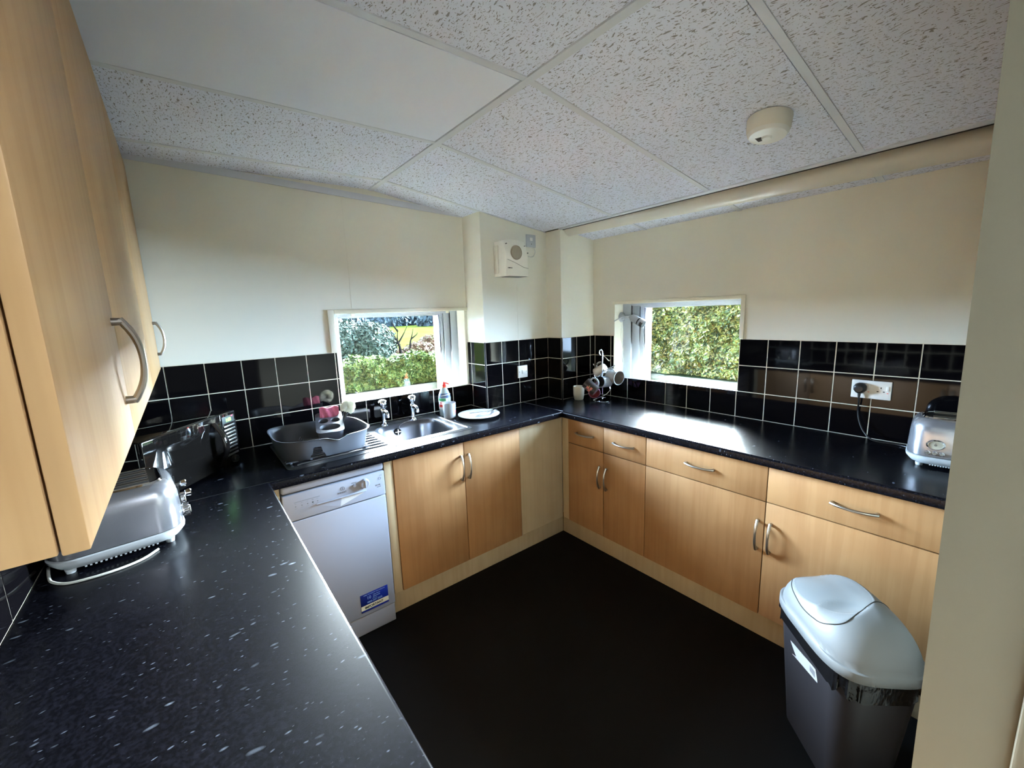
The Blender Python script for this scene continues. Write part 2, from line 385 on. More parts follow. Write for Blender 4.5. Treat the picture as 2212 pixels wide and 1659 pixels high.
# ceiling tiles: sloping panels left and right of the ridge bar
YG = [-.205, -.81, -1.413, -2.017, -2.62, -3.22, -3.82, -4.43, -5.03]
xs_left = [XR, XR-1.2, -2.915]
w = MB()
def slab(w, x0, x1, y0, y1, th=.02, up=0):
    z = lambda x: zc(x)+up
    w.add([(x0, y0, z(x0)), (x1, y0, z(x1)), (x1, y1, z(x1)), (x0, y1, z(x0)), (x0, y0, z(x0)+th), (x1, y0, z(x1)+th), (x1, y1, z(x1)+th), (x0, y1, z(x0)+th)],
          [(0, 3, 2, 1), (4, 5, 6, 7), (0, 1, 5, 4), (1, 2, 6, 5), (2, 3, 7, 6), (3, 0, 4, 7)])
ys = [.012]+YG+[-5.2]
XS = -.357                                    # slot where the pipe runs
def in_blank(x1, y1): return abs(x1-XR) < .01 and abs(y1-YG[1]) < .01
blank = MB()
for i in range(len(ys)-1):
    y1, y0 = ys[i], ys[i+1]
    for x0, x1 in ((-2.75, XR), (-2.903, -2.75)):
        if in_blank(x1, y1): slab(blank, x0+.013, x1-.020, y0+.018, y1-.0125, up=-.002)
        else: slab(w, x0+(.013 if x0 > -2.9 else -.012), x1-.0165, y0+.0165, y1-.0125)
    slab(w, XR+.0175, XS-.011, y0+.0165, y1-.0125)
    slab(w, -.19, -.003, y0+.0165, y1-.0125)
ce = struct(w.build('ceiling', 'ceil', smooth=0))
blank.build('smooth_panel', 'ceil_smooth', ce, smooth=0)
MB().box((-3.06, -5.2, 2.36), (.15, .15, 2.42)).build('void_board', 'blackmatt', ce, smooth=0)
# grid bars
w = MB()
def bar_y(w, x, y0, y1, hw=.012, dz=.004):
    w.add([(x-hw, y0, zc(x-hw)-dz), (x+hw, y0, zc(x+hw)-dz), (x+hw, y1, zc(x+hw)-dz), (x-hw, y1, zc(x-hw)-dz), (x-hw, y0, zc(x-hw)+.03), (x+hw, y0, zc(x+hw)+.03), (x+hw, y1, zc(x+hw)+.03), (x-hw, y1, zc(x-hw)+.03)],
          [(0, 3, 2, 1), (4, 5, 6, 7), (0, 1, 5, 4), (1, 2, 6, 5), (2, 3, 7, 6), (3, 0, 4, 7)])
def bar_x(w, y, x0, x1, hw=.012, dz=.0035):
    w.add([(x0, y-hw, zc(x0)-dz), (x1, y-hw, zc(x1)-dz), (x1, y+hw, zc(x1)-dz), (x0, y+hw, zc(x0)-dz), (x0, y-hw, zc(x0)+.03), (x1, y-hw, zc(x1)+.03), (x1, y+hw, zc(x1)+.03), (x0, y+hw, zc(x0)+.03)],
          [(0, 3, 2, 1), (4, 5, 6, 7), (0, 1, 5, 4), (1, 2, 6, 5), (2, 3, 7, 6), (3, 0, 4, 7)])
bar_y(w, XR, -5.2, 0, .014); bar_y(w, -2.75, -5.2, 0)
for y in YG:
    bar_x(w, y, -2.915, XR-.013); bar_x(w, y, XR+.013, XS); bar_x(w, y, -.19, 0)
struct(w.build('trim_1', 'tbar', smooth=0))
w = MB(); bar_y(w, XS, -5.2, -.36, .013, .006); bar_x(w, -.008, -2.915, -.93, .004, .003)
struct(w.build('trim_2', 'tbar', smooth=0))
w = MB(); bar_y(w, -.333, -2.46, -.361, .0105, .002)  # added dark strip, paints the shadow line between ceiling edge and pipe
struct(w.build('slot_shade_strip', mat('dark brown slot shade', lin(26, 12, 10), .9), smooth=0))
# pier and corner box
pr = MB(); pr.box((-.93, -.21, -.01), (-.36, .0, zc(-.93)+.05)); pr.box((-.35, -.36, -.01), (0, 0, zc(-.35)+.05)); pr.box((-.36, -.21, 0), (-.35, 0, zc(-.93)+.05))
# trim heads under the sloping ceiling
pr = MB()
def pierbox(x0, x1, y0):
    pr.add([(x0, y0, 0), (x1, y0, 0), (x1, -.0005, 0), (x0, -.0005, 0), (x0, y0, zc(x0)-.001), (x1, y0, zc(x1)-.001), (x1, -.0005, zc(x1)-.001), (x0, -.0005, zc(x0)-.001)],
           [(0, 3, 2, 1), (4, 5, 6, 7), (0, 1, 5, 4), (1, 2, 6, 5), (2, 3, 7, 6), (3, 0, 4, 7)])
pierbox(-.93, -.35, -.21); pierbox(-.35, -.0005, -.36)
pier = struct(pr.build('wall_corner', 'wall', smooth=0))
# wall panel joints (thin strips)
MB().box((-1.7205, -.0015, TT+.25), (-1.7175, 0, zc(-1.72)-.01)).build('panel_joint', 'wall', wb, smooth=0)
MB().box((-.637, -.2115, TT), (-.634, -.21, 1.79)).build('panel_joint', 'wall', pier, smooth=0)

# ------------------------------------------------------------------ splashback tiles
def tiles(name, parent, cells, frame, edge=None):
    """cells: list of (u0,u1,v0,v1) ; frame(u,v,d)->xyz with d out of the wall"""
    g = MB(); t = MB(); G = .0022
    for u0, u1, v0, v1 in cells:
        if u1-u0 < .008 or v1-v0 < .008: continue
        def q(mb, a0, a1, c0, c1, d0, d1, bv=.0012):
            vs = [frame(a0, c0, d0), frame(a1, c0, d0), frame(a1, c1, d0), frame(a0, c1, d0)]
            vs += [frame(a0, c0, d1-bv), frame(a1, c0, d1-bv), frame(a1, c1, d1-bv), frame(a0, c1, d1-bv)]
            vs += [frame(a0+bv, c0+bv, d1), frame(a1-bv, c0+bv, d1), frame(a1-bv, c1-bv, d1), frame(a0+bv, c1-bv, d1)]
            mb.add(vs, [(0, 1, 5, 4), (1, 2, 6, 5), (2, 3, 7, 6), (3, 0, 4, 7), (4, 5, 9, 8), (5, 6, 10, 9), (6, 7, 11, 10), (7, 4, 8, 11), (8, 9, 10, 11)])
        q(t, u0+G, u1-G, v0+G, v1-G, .002, .0075)
        g.add([frame(u0, v0, .0), frame(u1, v0, .0), frame(u1, v1, .0), frame(u0, v1, .0), frame(u0, v0, .006), frame(u1, v0, .006), frame(u1, v1, .006), frame(u0, v1, .006)],
              [(0, 3, 2, 1), (4, 5, 6, 7), (0, 1, 5, 4), (1, 2, 6, 5), (2, 3, 7, 6), (3, 0, 4, 7)])
    a = g.build('grout', 'grout', parent, smooth=0); b = t.build('tiling', 'tile', parent, smooth=0); return b
def grid(lines, lo, hi):
    ls = sorted(l for l in lines if lo+.004 < l < hi-.004); ls = [lo]+ls+[hi]; return list(zip(ls[:-1], ls[1:]))
rows = [(ZW, ZW+P), (ZW+P, ZW+2*P), (ZW+2*P, TT)]
xl = [-2.6088+k*P for k in range(-4, 14)]
cells = []
for z0, z1 in rows:
    for u0, u1 in grid(xl, -2.915, -.93):
        if z1 <= ZW+P+.001: cells.append((u0, u1, z0, z1)); continue
        if u0 < W1['x0']: cells.append((u0, min(u1, W1['x0']), z0, z1))
tiles('t', wb, cells, lambda u, v, d: (u, -d, v))
yl = [-1.6057+k*P for k in range(-24, 9)]
cells = []
for z0, z1 in rows:
    for u0, u1 in grid(yl, -2.47, -.36):
        if z1 <= ZW+P+.001: cells.append((u0, u1, z0, z1)); continue
        a0, a1 = u0, u1
        if a0 >= W2['y1']: cells.append((a0, a1, z0, z1))
        elif a1 > W2['y1']: cells.append((W2['y1'], a1, z0, z1))
        if a1 <= W2['y0']: cells.append((a0, a1, z0, z1))
        elif a0 < W2['y0']: cells.append((a0, W2['y0'], z0, z1))
tiles('t', wr, cells, lambda u, v, d: (-d, u, v))
cells = [(u0, u1, z0, z1) for z0, z1 in rows for u0, u1 in grid([-.794, -.641, -.488], -.93, -.35)]
tiles('t', pier, cells, lambda u, v, d: (u, -.21-d, v))
cells = [(u0, u1, z0, z1) for z0, z1 in rows for u0, u1 in grid([-.045], -.21, 0)]
tiles('t', pier, cells, lambda u, v, d: (-.93-d, u, v))
cells = [(-.36, -.2175, z0, z1) for z0, z1 in rows]
tiles('t', pier, cells, lambda u, v, d: (-.35-d, u, v))
cells = [(u0, u1, z0, z1) for z0, z1 in rows for u0, u1 in grid([-.198, -.045], -.35, 0)]
tiles('t', pier, cells, lambda u, v, d: (u, -.36-d, v))
cells = [(u0, u1, z0, z1) for z0, z1 in rows for u0, u1 in grid([-1.149+k*P for k in range(-14, 8)], -2.62, 0)]
tiles('t', wl, cells, lambda u, v, d: (-2.915+d, u, v))
e = MB()
for x, y in ((-.9385, -.2185), (-.3585, -.3685)): e.cyl((x+.003, y+.003, ZW), (x+.003, y+.003, TT+.001), .005, 10)
e.build('tile_corner_trim', 'blackmatt', pier)
# strip finishing the bottom edge of the window openings
struct(MB().box((W1['x0'], -.009, ZW+P-.002), (-.93, .004, ZW+P+.002)).build('trim_3', 'trimw', smooth=0))
struct(MB().box((-.009, W2['y0'], ZW+P-.002), (.004, W2['y1'], ZW+P+.002)).build('trim_4', 'upvc', smooth=0))

# ------------------------------------------------------------------ windows
def ring(w, T, u0, u1, v0, v1, tl, tr, tt, tb, d0, d1, bev=.003):
    """rectangular frame in u,v ; thickness left,right,top,bottom ; depth d0..d1 ; T maps (u,d,v)"""
    for a0, a1, c0, c1 in ((u0, u0+tl, v0, v1), (u1-tr, u1, v0, v1), (u0+tl, u1-tr, v1-tt, v1), (u0+tl, u1-tr, v0, v0+tb)):
        if a1-a0 > .002 and c1-c0 > .002: w.box((a0, d0, c0), (a1, d1, c1), bev, T)
def window(name, T, u0, u1, z0, z1, fl, fr):
    win = bpy.data.objects.new(name, None); COL.objects.link(win); struct(win)
    w = MB(); ring(w, T, u0, u1, z0, z1, fl*.38+.01, fr*.38+.01, .018, .006, .098, .168)
    ring(w, T, u0+fl*.38+.008, u1-fr*.38-.008, z0+.004, z1-.014, fl*.40, fr*.40, .012, .006, .112, .16)
    w.build('window_frame', 'upvc', win)
    w = MB(); ring(w, T, u0+fl*.72, u1-fr*.72, z0+.006, z1-.022, fl*.28+.003, fr*.28+.003, .014, .006, .122, .156, .005)
    w.build('sash', 'upvc', win)
    w = MB(); w.box((u0+fl-.002, .134, z0+.008), (u1-fr+.002, .140, z1-.034), 0, T)
    w.build('pane', 'glass', win, smooth=0)
    return win
win1 = window('window_1', Matrix(), W1['x0'], W1['x1'], 1.019, W1['z1'], .058, .125)
T2 = Matrix(((0, 1, 0, 0), (1, 0, 0, 0), (0, 0, 1, 0), (0, 0, 0, 1)))
win2 = window('window_2', T2, W2['y0'], W2['y1'], 1.019, W2['z1'], .05, .165)
# architraves
w = MB(); w.box((-1.862, -.014, TT+.001), (-1.826, 0, 1.612), .003); w.box((-1.826, -.014, 1.588), (-.931, 0, 1.612), .003)
struct(w.build('trim_5', 'trimw'))
w = MB(); w.box((-.014, -1.476, TT+.001), (0, -1.452, 1.618), .003); w.box((-.012, -1.452, 1.596), (0, -.55, 1.618), .003)
struct(w.build('trim_6', 'trimw'))
w = MB(); w.box((-1.7, .10, 1.572), (-1.68, .085, 1.588), .002); w.box((-1.04, .10, 1.575), (-1.02, .085, 1.59), .002)
w.build('catch', 'trimw', win1)

# ------------------------------------------------------------------ worktops
def worktop(name, poly, label, nose):
    """flat laminate slab with rounded nosing edges"""
    bm = bmesh.new(); vs = [bm.verts.new((x, y, ZW-.04)) for x, y in poly]; f = bm.faces.new(vs)
    r = bmesh.ops.extrude_face_region(bm, geom=[f])
    for v in [g for g in r['geom'] if isinstance(g, bmesh.types.BMVert)]: v.co.z = ZW
    bm.normal_update(); es = []
    for e in bm.edges:
        m = (e.verts[0].co+e.verts[1].co)/2
        if abs(e.verts[0].co.z-e.verts[1].co.z) < 1e-6 and nose(m.x, m.y): es.append(e)
    bmesh.ops.bevel(bm, geom=es, offset=.009, segments=4, affect='EDGES', profile=.5)
    w = MB(); w.bm(bm); o = w.build(name, 'worktop', smooth=40); tag(o, label, 'worktop'); return o
SX0, SX1, SY0, SY1 = -2.232, -1.268, -.545, -.045          # sink outline
BX0, BX1, BY0, BY1 = -1.725, -1.335, -.50, -.135            # bowl
def multi(name, boxes, label):
    w = MB()
    for bx in boxes: w.box(*bx)
    return w
worktop('worktop', [(-2.907, -2.62), (-2.32, -2.62), (-2.32, -.6265), (-2.907, -.6265)], 'black flecked worktop in the foreground, with the long toaster on it', lambda x, y: x > -2.33)
# sink worktop with a rectangular cut-out for the bowl
bm = bmesh.new()
outer = [(-2.907, -.635), (-.6185, -.635), (-.6185, -.2185), (-.9385, -.2185), (-.9385, -.0085), (-2.907, -.0085)]
hx0, hx1, hy0, hy1 = BX0-.006, BX1+.006, BY0-.006, BY1+.006
polys = [[(-2.907, -.635), (hx0, -.635), (hx0, -.0085), (-2.907, -.0085)],
         [(hx0, -.635), (hx1, -.635), (hx1, hy0), (hx0, hy0)],
         [(hx0, hy1), (hx1, hy1), (hx1, -.0085), (hx0, -.0085)],
         [(hx1, -.635), (-.6185, -.635), (-.6185, -.2185), (-.9385, -.2185), (-.9385, -.0085), (hx1, -.0085)]]
w = MB()
def nosing_profile(y):      # front strip y -.635..-.615 rounded
    pass
for pl in polys:
    pl2 = [(x, max(y, -.626)) for x, y in pl]; w.prism(pl2, ZW-.04, ZW, 'z')
# rounded front nosing
pf = [(-.626, ZW-.04)]+[(-.626-.009*math.sin(t), ZW-.031-.009*math.cos(t)) for t in [k*PI/8 for k in range(5)]]
pf += [(-.626-.009*math.cos(t), ZW-.009+.009*math.sin(t)) for t in [k*PI/8 for k in range(5)]]
w.prism([(y, z) for y, z in pf], -2.907, -.628, 'x')
tag(w.build('worktop', 'worktop', smooth=40), 'black flecked worktop along the window wall holding the sink and the draining rack', 'worktop')
w = MB(); w.box((-.6165, -.6265, ZW-.04), (-.0085, -.3685, ZW)); w.box((-.6165, -.3685, ZW-.04), (-.3585, -.2185, ZW))
w.box((-.626, -2.465, ZW-.04), (-.0085, -.6265, ZW))
pf2 = [(x, z) for x, z in pf]
w.prism(pf2, -2.465, -.6265, 'y')
tag(w.build('worktop', 'worktop', smooth=40), 'black flecked worktop along the right wall, reflecting blue window light', 'worktop')
tag(MB().box((-.6185, -.627, ZW-.001), (-.6165, -.2185, ZW+.0012)).build('joint_strip', 'alu', smooth=0), 'thin metal joint strip between the worktops at the inner corner', 'joint strip')
tag(MB().box((-2.907, -.6265, ZW-.03), (-2.322, -.6252, ZW+.0006)).build('joint_strip', 'blackmatt', smooth=0), 'dark joint strip across the worktop just behind the long toaster', 'joint strip')

# ------------------------------------------------------------------ handles
def bow_handle(parent, c, along, out, L=.142, proj=.030, name='handle'):
    c = Vector(c); al = Vector(along).normalized(); ou = Vector(out).normalized(); w = MB()
    h = L/2; pts = []; rs = []
    n = 16
    for i in range(n+1):
        t = -1+2*i/n
        pts.append(c+al*(t*h)+ou*(.010+(proj-.010)*(1-abs(t)**2.4))); rs.append(.0062-.0012*(1-abs(t)))
    w.tube(pts, rs, 10, True, 1.0, ou)
    for sg in (-1, 1): w.cyl(c+al*(sg*(h-.004)), c+al*(sg*(h-.004))+ou*.014, .0072, 14, .0064)
    return w.build(name, 'steel', parent)

# door / drawer front in local frame of a unit: box then handle as a child
def front(parent, name, a, b, m='beech'):
    return MB().box(a, b, .0018).build(name, m, parent)

# sink base unit (x -1.83 .. -.63)
FY = -.600; FX = -.600
u = thing('base_cabinet', 'beech double-door cabinet below the sink, between dishwasher and corner', 'cabinet', (-1.2, -.3, 0))
def rel(o, par): o.parent = par; o.matrix_parent_inverse = par.matrix_world.inverted() if False else Matrix.Translation(-Vector(par.location)); return o
def R_(o, par): return rel(o, par)
w = MB(); w.box((-1.83, -.58, .14), (-.63, -.22, .60)); w.box((-1.83, -.58, .14), (-1.81, -.22, .868)); w.box((-1.83, -.582, .835), (-.632, -.56, .868))
R_(w.build('carcass', 'beech_pale', smooth=0), u)
R_(MB().box((-1.832, -.597, .145), (-1.789, -.58, .868), .001).build('side_filler', 'beech_pale'), u)
d = R_(MB().box((-1.786, -.601, .145), (-1.378, -.582, .864), .0018).build('door', 'beech'), u); bow_handle(d, (-1.40, -.601, .718), (0, 0, 1), (0, -1, 0))
d = R_(MB().box((-1.374, -.601, .145), (-.974, -.582, .864), .0018).build('door', 'beech'), u); bow_handle(d, (-1.352, -.601, .718), (0, 0, 1), (0, -1, 0))
R_(MB().box((-.970, -.5965, .145), (-.598, -.58, .868), .001).build('corner_panel', 'beech_pale'), u)
R_(MB().box((-1.83, -.548, 0), (-.550, -.532, .142), .001).build('plinth', 'beech_pale'), u)
# right run
def right_unit(y1, y0, ndoor, label, hside):
    u = thing('base_cabinet', label, 'cabinet', (-.3, (y0+y1)/2, 0))
    w = MB(); w.box((-.58, y0+.001, .14), (-.02, y1-.001, .868)); R_(w.build('carcass', 'gap', smooth=0), u)
    W = (y1-y0)/ndoor
    for k in range(ndoor):
        b1 = y1-k*W-.0018; b0 = y1-(k+1)*W+.0018
        d = R_(MB().box((-.601, b0, .7015), (-.582, b1, .864), .0018).build('drawer', 'beech'), u)
        bow_handle(d, (-.601, (b0+b1)/2-.0, .781), (0, 1, 0), (-1, 0, 0), .145)
        d = R_(MB().box((-.601, b0, .145), (-.582, b1, .697), .0018).build('door', 'beech'), u)
        s = hside[k]; hy = b0+.024 if s < 0 else b1-.024
        bow_handle(d, (-.601, hy, .536), (0, 0, 1), (-1, 0, 0))
    return u
ru = right_unit(-.655, -1.247, 2, 'beech cabinet nearest the corner, two narrow drawers over two narrow doors', (-1, 1))
right_unit(-1.247, -1.857, 1, 'beech cabinet in the middle of the right run, wide drawer over wide door', (-1,))
right_unit(-1.857, -2.462, 1, 'beech cabinet behind the swing bin, wide drawer over wide door', (1,))
w = MB(); w.box((-.597, -.654, .145), (-.58, -.598, .868), .001); R_(w.build('corner_post', 'beech_pale'), ru)
tag(MB().box((-.548, -2.465, 0), (-.532, -.548, .142), .001).build('plinth', 'beech_pale'), 'pale beech plinth along the floor under the right-hand cabinets', 'plinth')
# left run under the foreground worktop
u = thing('base_cabinet', 'beech cabinet under the foreground worktop, beside the dishwasher', 'cabinet', (-2.6, -1.5, 0))
w = MB(); w.box((-2.90, -2.60, .14), (-2.362, -.64, .868)); R_(w.build('carcass', 'beech_pale', smooth=0), u)
for k, (y1, y0) in enumerate(((-.68, -1.16), (-1.165, -1.64), (-1.645, -2.12), (-2.125, -2.59))):
    d = R_(MB().box((-2.36, y0, .145), (-2.342, y1, .864), .0018).build('door', 'beech'), u)
    bow_handle(d, (-2.342, (y0+.024 if k % 2 == 0 else y1-.024), .75), (0, 0, 1), (1, 0, 0))
R_(MB().box((-2.41, -2.60, 0), (-2.394, -.56, .142), .001).build('plinth', 'beech_pale'), u)
R_(MB().box((-2.36, -.595, .0), (-2.288, -.02, .868), .001).build('end_panel', 'beech_pale'), u)

# ------------------------------------------------------------------ wall units, left
XF = -2.618
def wall_unit(y0, y1, doors, label):
    u = thing('wall_cabinet', label, 'cabinet', (-2.76, (y0+y1)/2, 1.36))
    R_(MB().box((-2.908, y0, 1.362), (XF-.021, y1, 2.235), .001).build('carcass', 'beech_upper'), u)
    for (a0, a1, h) in doors:
        d = R_(MB().box((XF-.019, a0, 1.360), (XF, a1, 2.238), .002).build('door', 'beech_upper'), u)
        if h: bow_handle(d, (XF, h, 1.50), (0, 0, 1), (1, 0, 0), .145, .032)
    return u
wall_unit(-2.0, -1.492, [(-2.0, -1.4935, -1.528)], 'beech wall unit nearest the camera, its long bow handle high above the toaster')
wall_unit(-1.49, -.012, [(-1.4895, -.752, None), (-.749, -.012, -.07)], 'beech wall unit running to the window wall, small bow handle at its far end')

# ------------------------------------------------------------------ dishwasher
dx0, dx1 = -2.283, -1.837
dw = thing('dishwasher', 'white slimline dishwasher with blue sticker, left of the sink cabinet', 'dishwasher', (-2.06, -.3, 0))
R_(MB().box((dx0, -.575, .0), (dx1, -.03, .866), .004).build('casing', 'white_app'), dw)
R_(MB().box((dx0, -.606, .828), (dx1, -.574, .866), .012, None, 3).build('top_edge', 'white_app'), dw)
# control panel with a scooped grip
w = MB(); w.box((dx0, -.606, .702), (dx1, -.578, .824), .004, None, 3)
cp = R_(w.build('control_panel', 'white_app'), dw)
bcut = MB(); 
gx0, gx1 = -2.155, -1.93
bcut.add([(gx0, -.63, .745), (gx1, -.63, .745), (-2.035, -.63, .702), (-2.075, -.63, .702), (gx0+.03, -.585, .742), (gx1-.03, -.585, .742), (-2.04, -.59, .715), (-2.07, -.59, .715)],
         [(0, 1, 2, 3), (4, 7, 6, 5), (0, 4, 5, 1), (1, 5, 6, 2), (2, 6, 7, 3), (3, 7, 4, 0)])
# grip as raised/scooped piece: sloping facets below the control panel
w = MB()
w.add([(gx0, -.6062, .748), (gx1, -.6062, .752), (-2.045, -.6062, .704), (-2.075, -.592, .744), (-1.985, -.592, .747), (-2.05, -.600, .716)],
      [(0, 2, 5), (0, 5, 3), (3, 5, 4), (4, 5, 2), (4, 2, 1), (0, 3, 4, 1)])
w = MB()
w.box((gx0, -.6125, .746), (gx1, -.604, .754), .003, None, 3)
R_(w.build('grip_lip', 'white_app'), dw)
w = MB()
w.add([(gx0, -.6066, .746), (-2.045, -.6066, .746), (-2.052, -.6066, .708), (-2.09, -.6066, .722)], [(0, 1, 2, 3)])
w.add([(gx0, -.6062, .746), (-2.045, -.6062, .746), (-2.052, -.6062, .708), (-2.09, -.6062, .722)], [(3, 2, 1, 0)])
w.k = 1
w.add([(-2.045, -.6066, .746), (gx1+.005, -.6066, .748), (-2.052, -.6066, .708)], [(0, 1, 2)])
R_(w.build('grip_scoop', ['white_app', 'lightgrey']), dw)
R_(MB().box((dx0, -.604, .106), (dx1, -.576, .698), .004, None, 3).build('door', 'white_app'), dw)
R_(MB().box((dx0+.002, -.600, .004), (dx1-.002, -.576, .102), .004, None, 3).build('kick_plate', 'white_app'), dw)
R_(MB().box((dx0+.004, -.58, .1), (dx1-.004, -.574, .83)).build('shadow_gap', 'blackmatt', smooth=0), dw)
kb = MB(); kb.cyl((-1.935, -.604, .786), (-1.935, -.621, .786), .023, 28, .020, .002); kb.box((-1.938, -.624, .768), (-1.932, -.612, .804), .002)
R_(kb.build('knob', 'white_app'), dw)
R_(MB().cyl((-1.983, -.604, .788), (-1.983, -.612, .788), .008, 16, .0075, .001).build('button', 'white_app'), dw)
TX = lambda x, z, y=-.6063: Matrix.Translation((x, y, z)) @ Matrix.Rotation(PI/2, 4, 'X')
def dt(s, size, x, z, m='ink', al='CENTER', bold=0, name='lettering', y=-.6063):
    return R_(text(name, s, size, TX(x, z, y), m, align=al, bold=bold), dw)
dt('INDESIT', .0115, -2.040, .7675, 'ink', bold=.0004)
lg = MB(); lg.lathe([(.0085, 0), (.0085, .0006), (.0100, .0006), (.0100, 0)], 24, TX(-2.036, .7895))
lg.box((-2.0378, -.6068, .7838), (-2.0345, -.6062, .791)); lg.box((-2.0378, -.6068, .7928), (-2.0345, -.6062, .7955))
R_(lg.build('emblem', 'ink'), dw)
for i, xx in enumerate((-2.235, -2.21, -2.187, -2.166, -2.146)):
    lm = MB(); lm.cyl((xx, -.6058, .7655), (xx, -.6066, .7655), .0028 if i != 3 else .0036, 10)
    lm.box((xx-.004, -.6065, .7775), (xx+.004, -.606, .7785)); lm.box((xx-.005, -.6065, .7565), (xx+.005, -.606, .7572))
    R_(lm.build('indicator', 'inkdark' if i == 3 else 'ink'), dw)
R_(MB().box((-2.24, -.6065, .784), (-2.135, -.606, .786)).build('printed_line', 'ink', smooth=0), dw)
dt('IDS 105', .0075, -1.872, .757); dt('A  A  B', .006, -1.868, .748)
dt('ON / OFF', .0055, -1.983, .801); dt('1 - 5', .006, -1.856, .803)
lm = MB(); lm.lathe([(.0055, 0), (.0055, .0005), (.0066, .0005), (.0066, 0)], 18, TX(-1.862, .79)); R_(lm.build('symbol', 'ink'), dw)
R_(MB().box((-2.009, -.6056, .162), (-1.871, -.6042, .223), .0004).build('sticker', 'sticker'), dw)
R_(MB().box((-2.009, -.6055, .137), (-1.871, -.6042, .162)).build('sticker_band', 'stickercream'), dw)
R_(MB().box((-2.009, -.6056, .127), (-1.871, -.6042, .138), .0004).build('sticker', 'sticker'), dw)
dt('IMPORTANT', .0165, -1.945, .1435, 'inkdark', bold=.0005, y=-.6058)
for s_, sz, xx, zz in (('WHEN YOU REGISTER YOUR APPLIANCE', .0058, -1.94, .213), ('10', .022, -1.968, .190), ('Year Parts', .0085, -1.930, .2005), ('Guarantee', .0085, -1.930, .191), ('call free on', .005, -1.94, .183), ('0800 597 3202', .0125, -1.94, .169)):
    dt(s_, sz, xx, zz, 'inkblue', bold=.0002, y=-.6059)

# ------------------------------------------------------------------ sink
sk = thing('sink', 'stainless steel inset sink with one bowl and a ridged drainer, below the window', 'sink', (-1.75, -.3, ZW))
w = MB(); z = ZW+.003
def plate(x0, x1, y0, y1): w.box((x0, y0, ZW+.0005), (x1, y1, z))
out = rrect((SX0+SX1)/2, (SY0+SY1)/2, (SX1-SX0)/2, (SY1-SY0)/2, .035, 6)
n = len(out)
cxb, cyb = (BX0+BX1)/2, (BY0+BY1)/2
# deck with bowl: bridge outer loop to bowl loop by angle matching through bmesh triangle fill
bm = bmesh.new()
o_ = [bm.verts.new((x, y, z)) for x, y in out]
inn = rrect(cxb, cyb, (BX1-BX0)/2, (BY1-BY0)/2, .085, 8)
i_ = [bm.verts.new((x, y, z)) for x, y in inn]
for L_ in (o_, i_):
    for k in range(len(L_)): bm.edges.new((L_[k], L_[(k+1) % len(L_)]))
bmesh.ops.triangle_fill(bm, use_beauty=True, use_dissolve=False, edges=bm.edges[:])
w.bm(bm)
ro = lambda d, zz: [(x, y, zz) for x, y in rrect((SX0+SX1)/2, (SY0+SY1)/2, (SX1-SX0)/2-d, (SY1-SY0)/2-d, .035-d if d < .03 else .01, 6)]
w.loft([ro(0, z), ro(-.004, ZW+.0006)], False, False)
w.loft([ro(.012, z+.0), ro(.016, z+.0025), ro(.022, z+.0025), ro(.026, z)], False, False)
deck = w.build('deck', 'sinksteel', None); R_(deck, sk)
ri = lambda d, zz, r: [(x, y, zz) for x, y in rrect(cxb, cyb, (BX1-BX0)/2-d, (BY1-BY0)/2-d, r, 8)]
w = MB(); w.loft([ri(0, z, .085), ri(.004, z-.004, .082), ri(.010, ZW-.03, .078), ri(.018, ZW-.13, .07), ri(.035, ZW-.155, .055), ri(.10, ZW-.162, .05)], False, True)
R_(w.build('bowl', 'sinksteel'), sk)
w = MB(); w.cyl((cxb, cyb+.02, ZW-.164), (cxb, cyb+.02, ZW-.157), .040, 28, .036); R_(w.build('waste', 'steel'), sk)
w = MB(); w.cyl((-1.565, BY1-.013, ZW-.042), (-1.565, BY1-.022, ZW-.042), .022, 22, .021); w.k = 1; w.box((-1.583, BY1-.024, ZW-.044), (-1.547, BY1-.02, ZW-.040)); w.box((-1.567, BY1-.024, ZW-.06), (-1.563, BY1-.02, ZW-.024))
R_(w.build('overflow', ['blackmatt', 'chrome']), sk)
w = MB()
for k in range(9):
    y = -.50+k*.045; w.tube([(-2.19, y, z+.0005), (-2.17, y, z+.003), (-1.80, y, z+.003), (-1.765, y, z+.0005)], .0045, 8, True, .8)
R_(w.build('drainer_ridges', 'sinksteel'), sk)
R_(MB().tube(cr([(-1.432, -.118, z+.012), (-1.46, -.128, z+.006), (-1.50, -.138, z+.003), (-1.545, -.146, z-.01), (-1.562, BY1-.024, ZW-.04)], 6), .0014, 6).build('plug_chain', 'chrome'), sk)

def tap(x, y, label):
    t = thing('tap', label, 'tap', (x, y, z), 0, 'pair of pillar taps')
    w = MB(); w.lathe([(0, 0), (.026, 0), (.025, .006), (.016, .012), (.013, .020), (.0125, .055), (.0155, .07), (.017, .085), (.0155, .098), (.011, .104), (.0, .105)], 24)
    w.tube(cr([(0, -.008, .082), (0, -.03, .090), (0, -.055, .088), (0, -.066, .078), (0, -.067, .066)], 5), [.010]*21, 14)
    w.cyl((0, -.067, .070), (0, -.067, .060), .0115, 16)
    w.build('body', 'chrome', t)
    w = MB(); w.lathe([(0, .100), (.010, .100), (.012, .108), (.013, .115), (.022, .122), (.0245, .134), (.024, .145), (.020, .152), (.010, .157), (0, .158)], 28)
    w.build('tap_head', 'chrome', t)
    return t
tap(-1.627, -.105, 'chrome pillar tap nearer the draining rack')
tap(-1.436, -.106, 'chrome pillar tap nearer the washing-up bottle, plug chain tied to it')
# ------------------------------------------------------------------ pipe under the ceiling
w = MB(); pp = cr([(-.268, -.3695, 2.141), (-.262, -.9, 2.131), (-.252, -1.6, 2.117), (-.242, -2.46, 2.102)], 4)
w.tube(pp, .055, 28)
tag(w.build('pipe', 'pipe'), 'thick cream painted pipe running under the ceiling along the right wall', 'pipe')

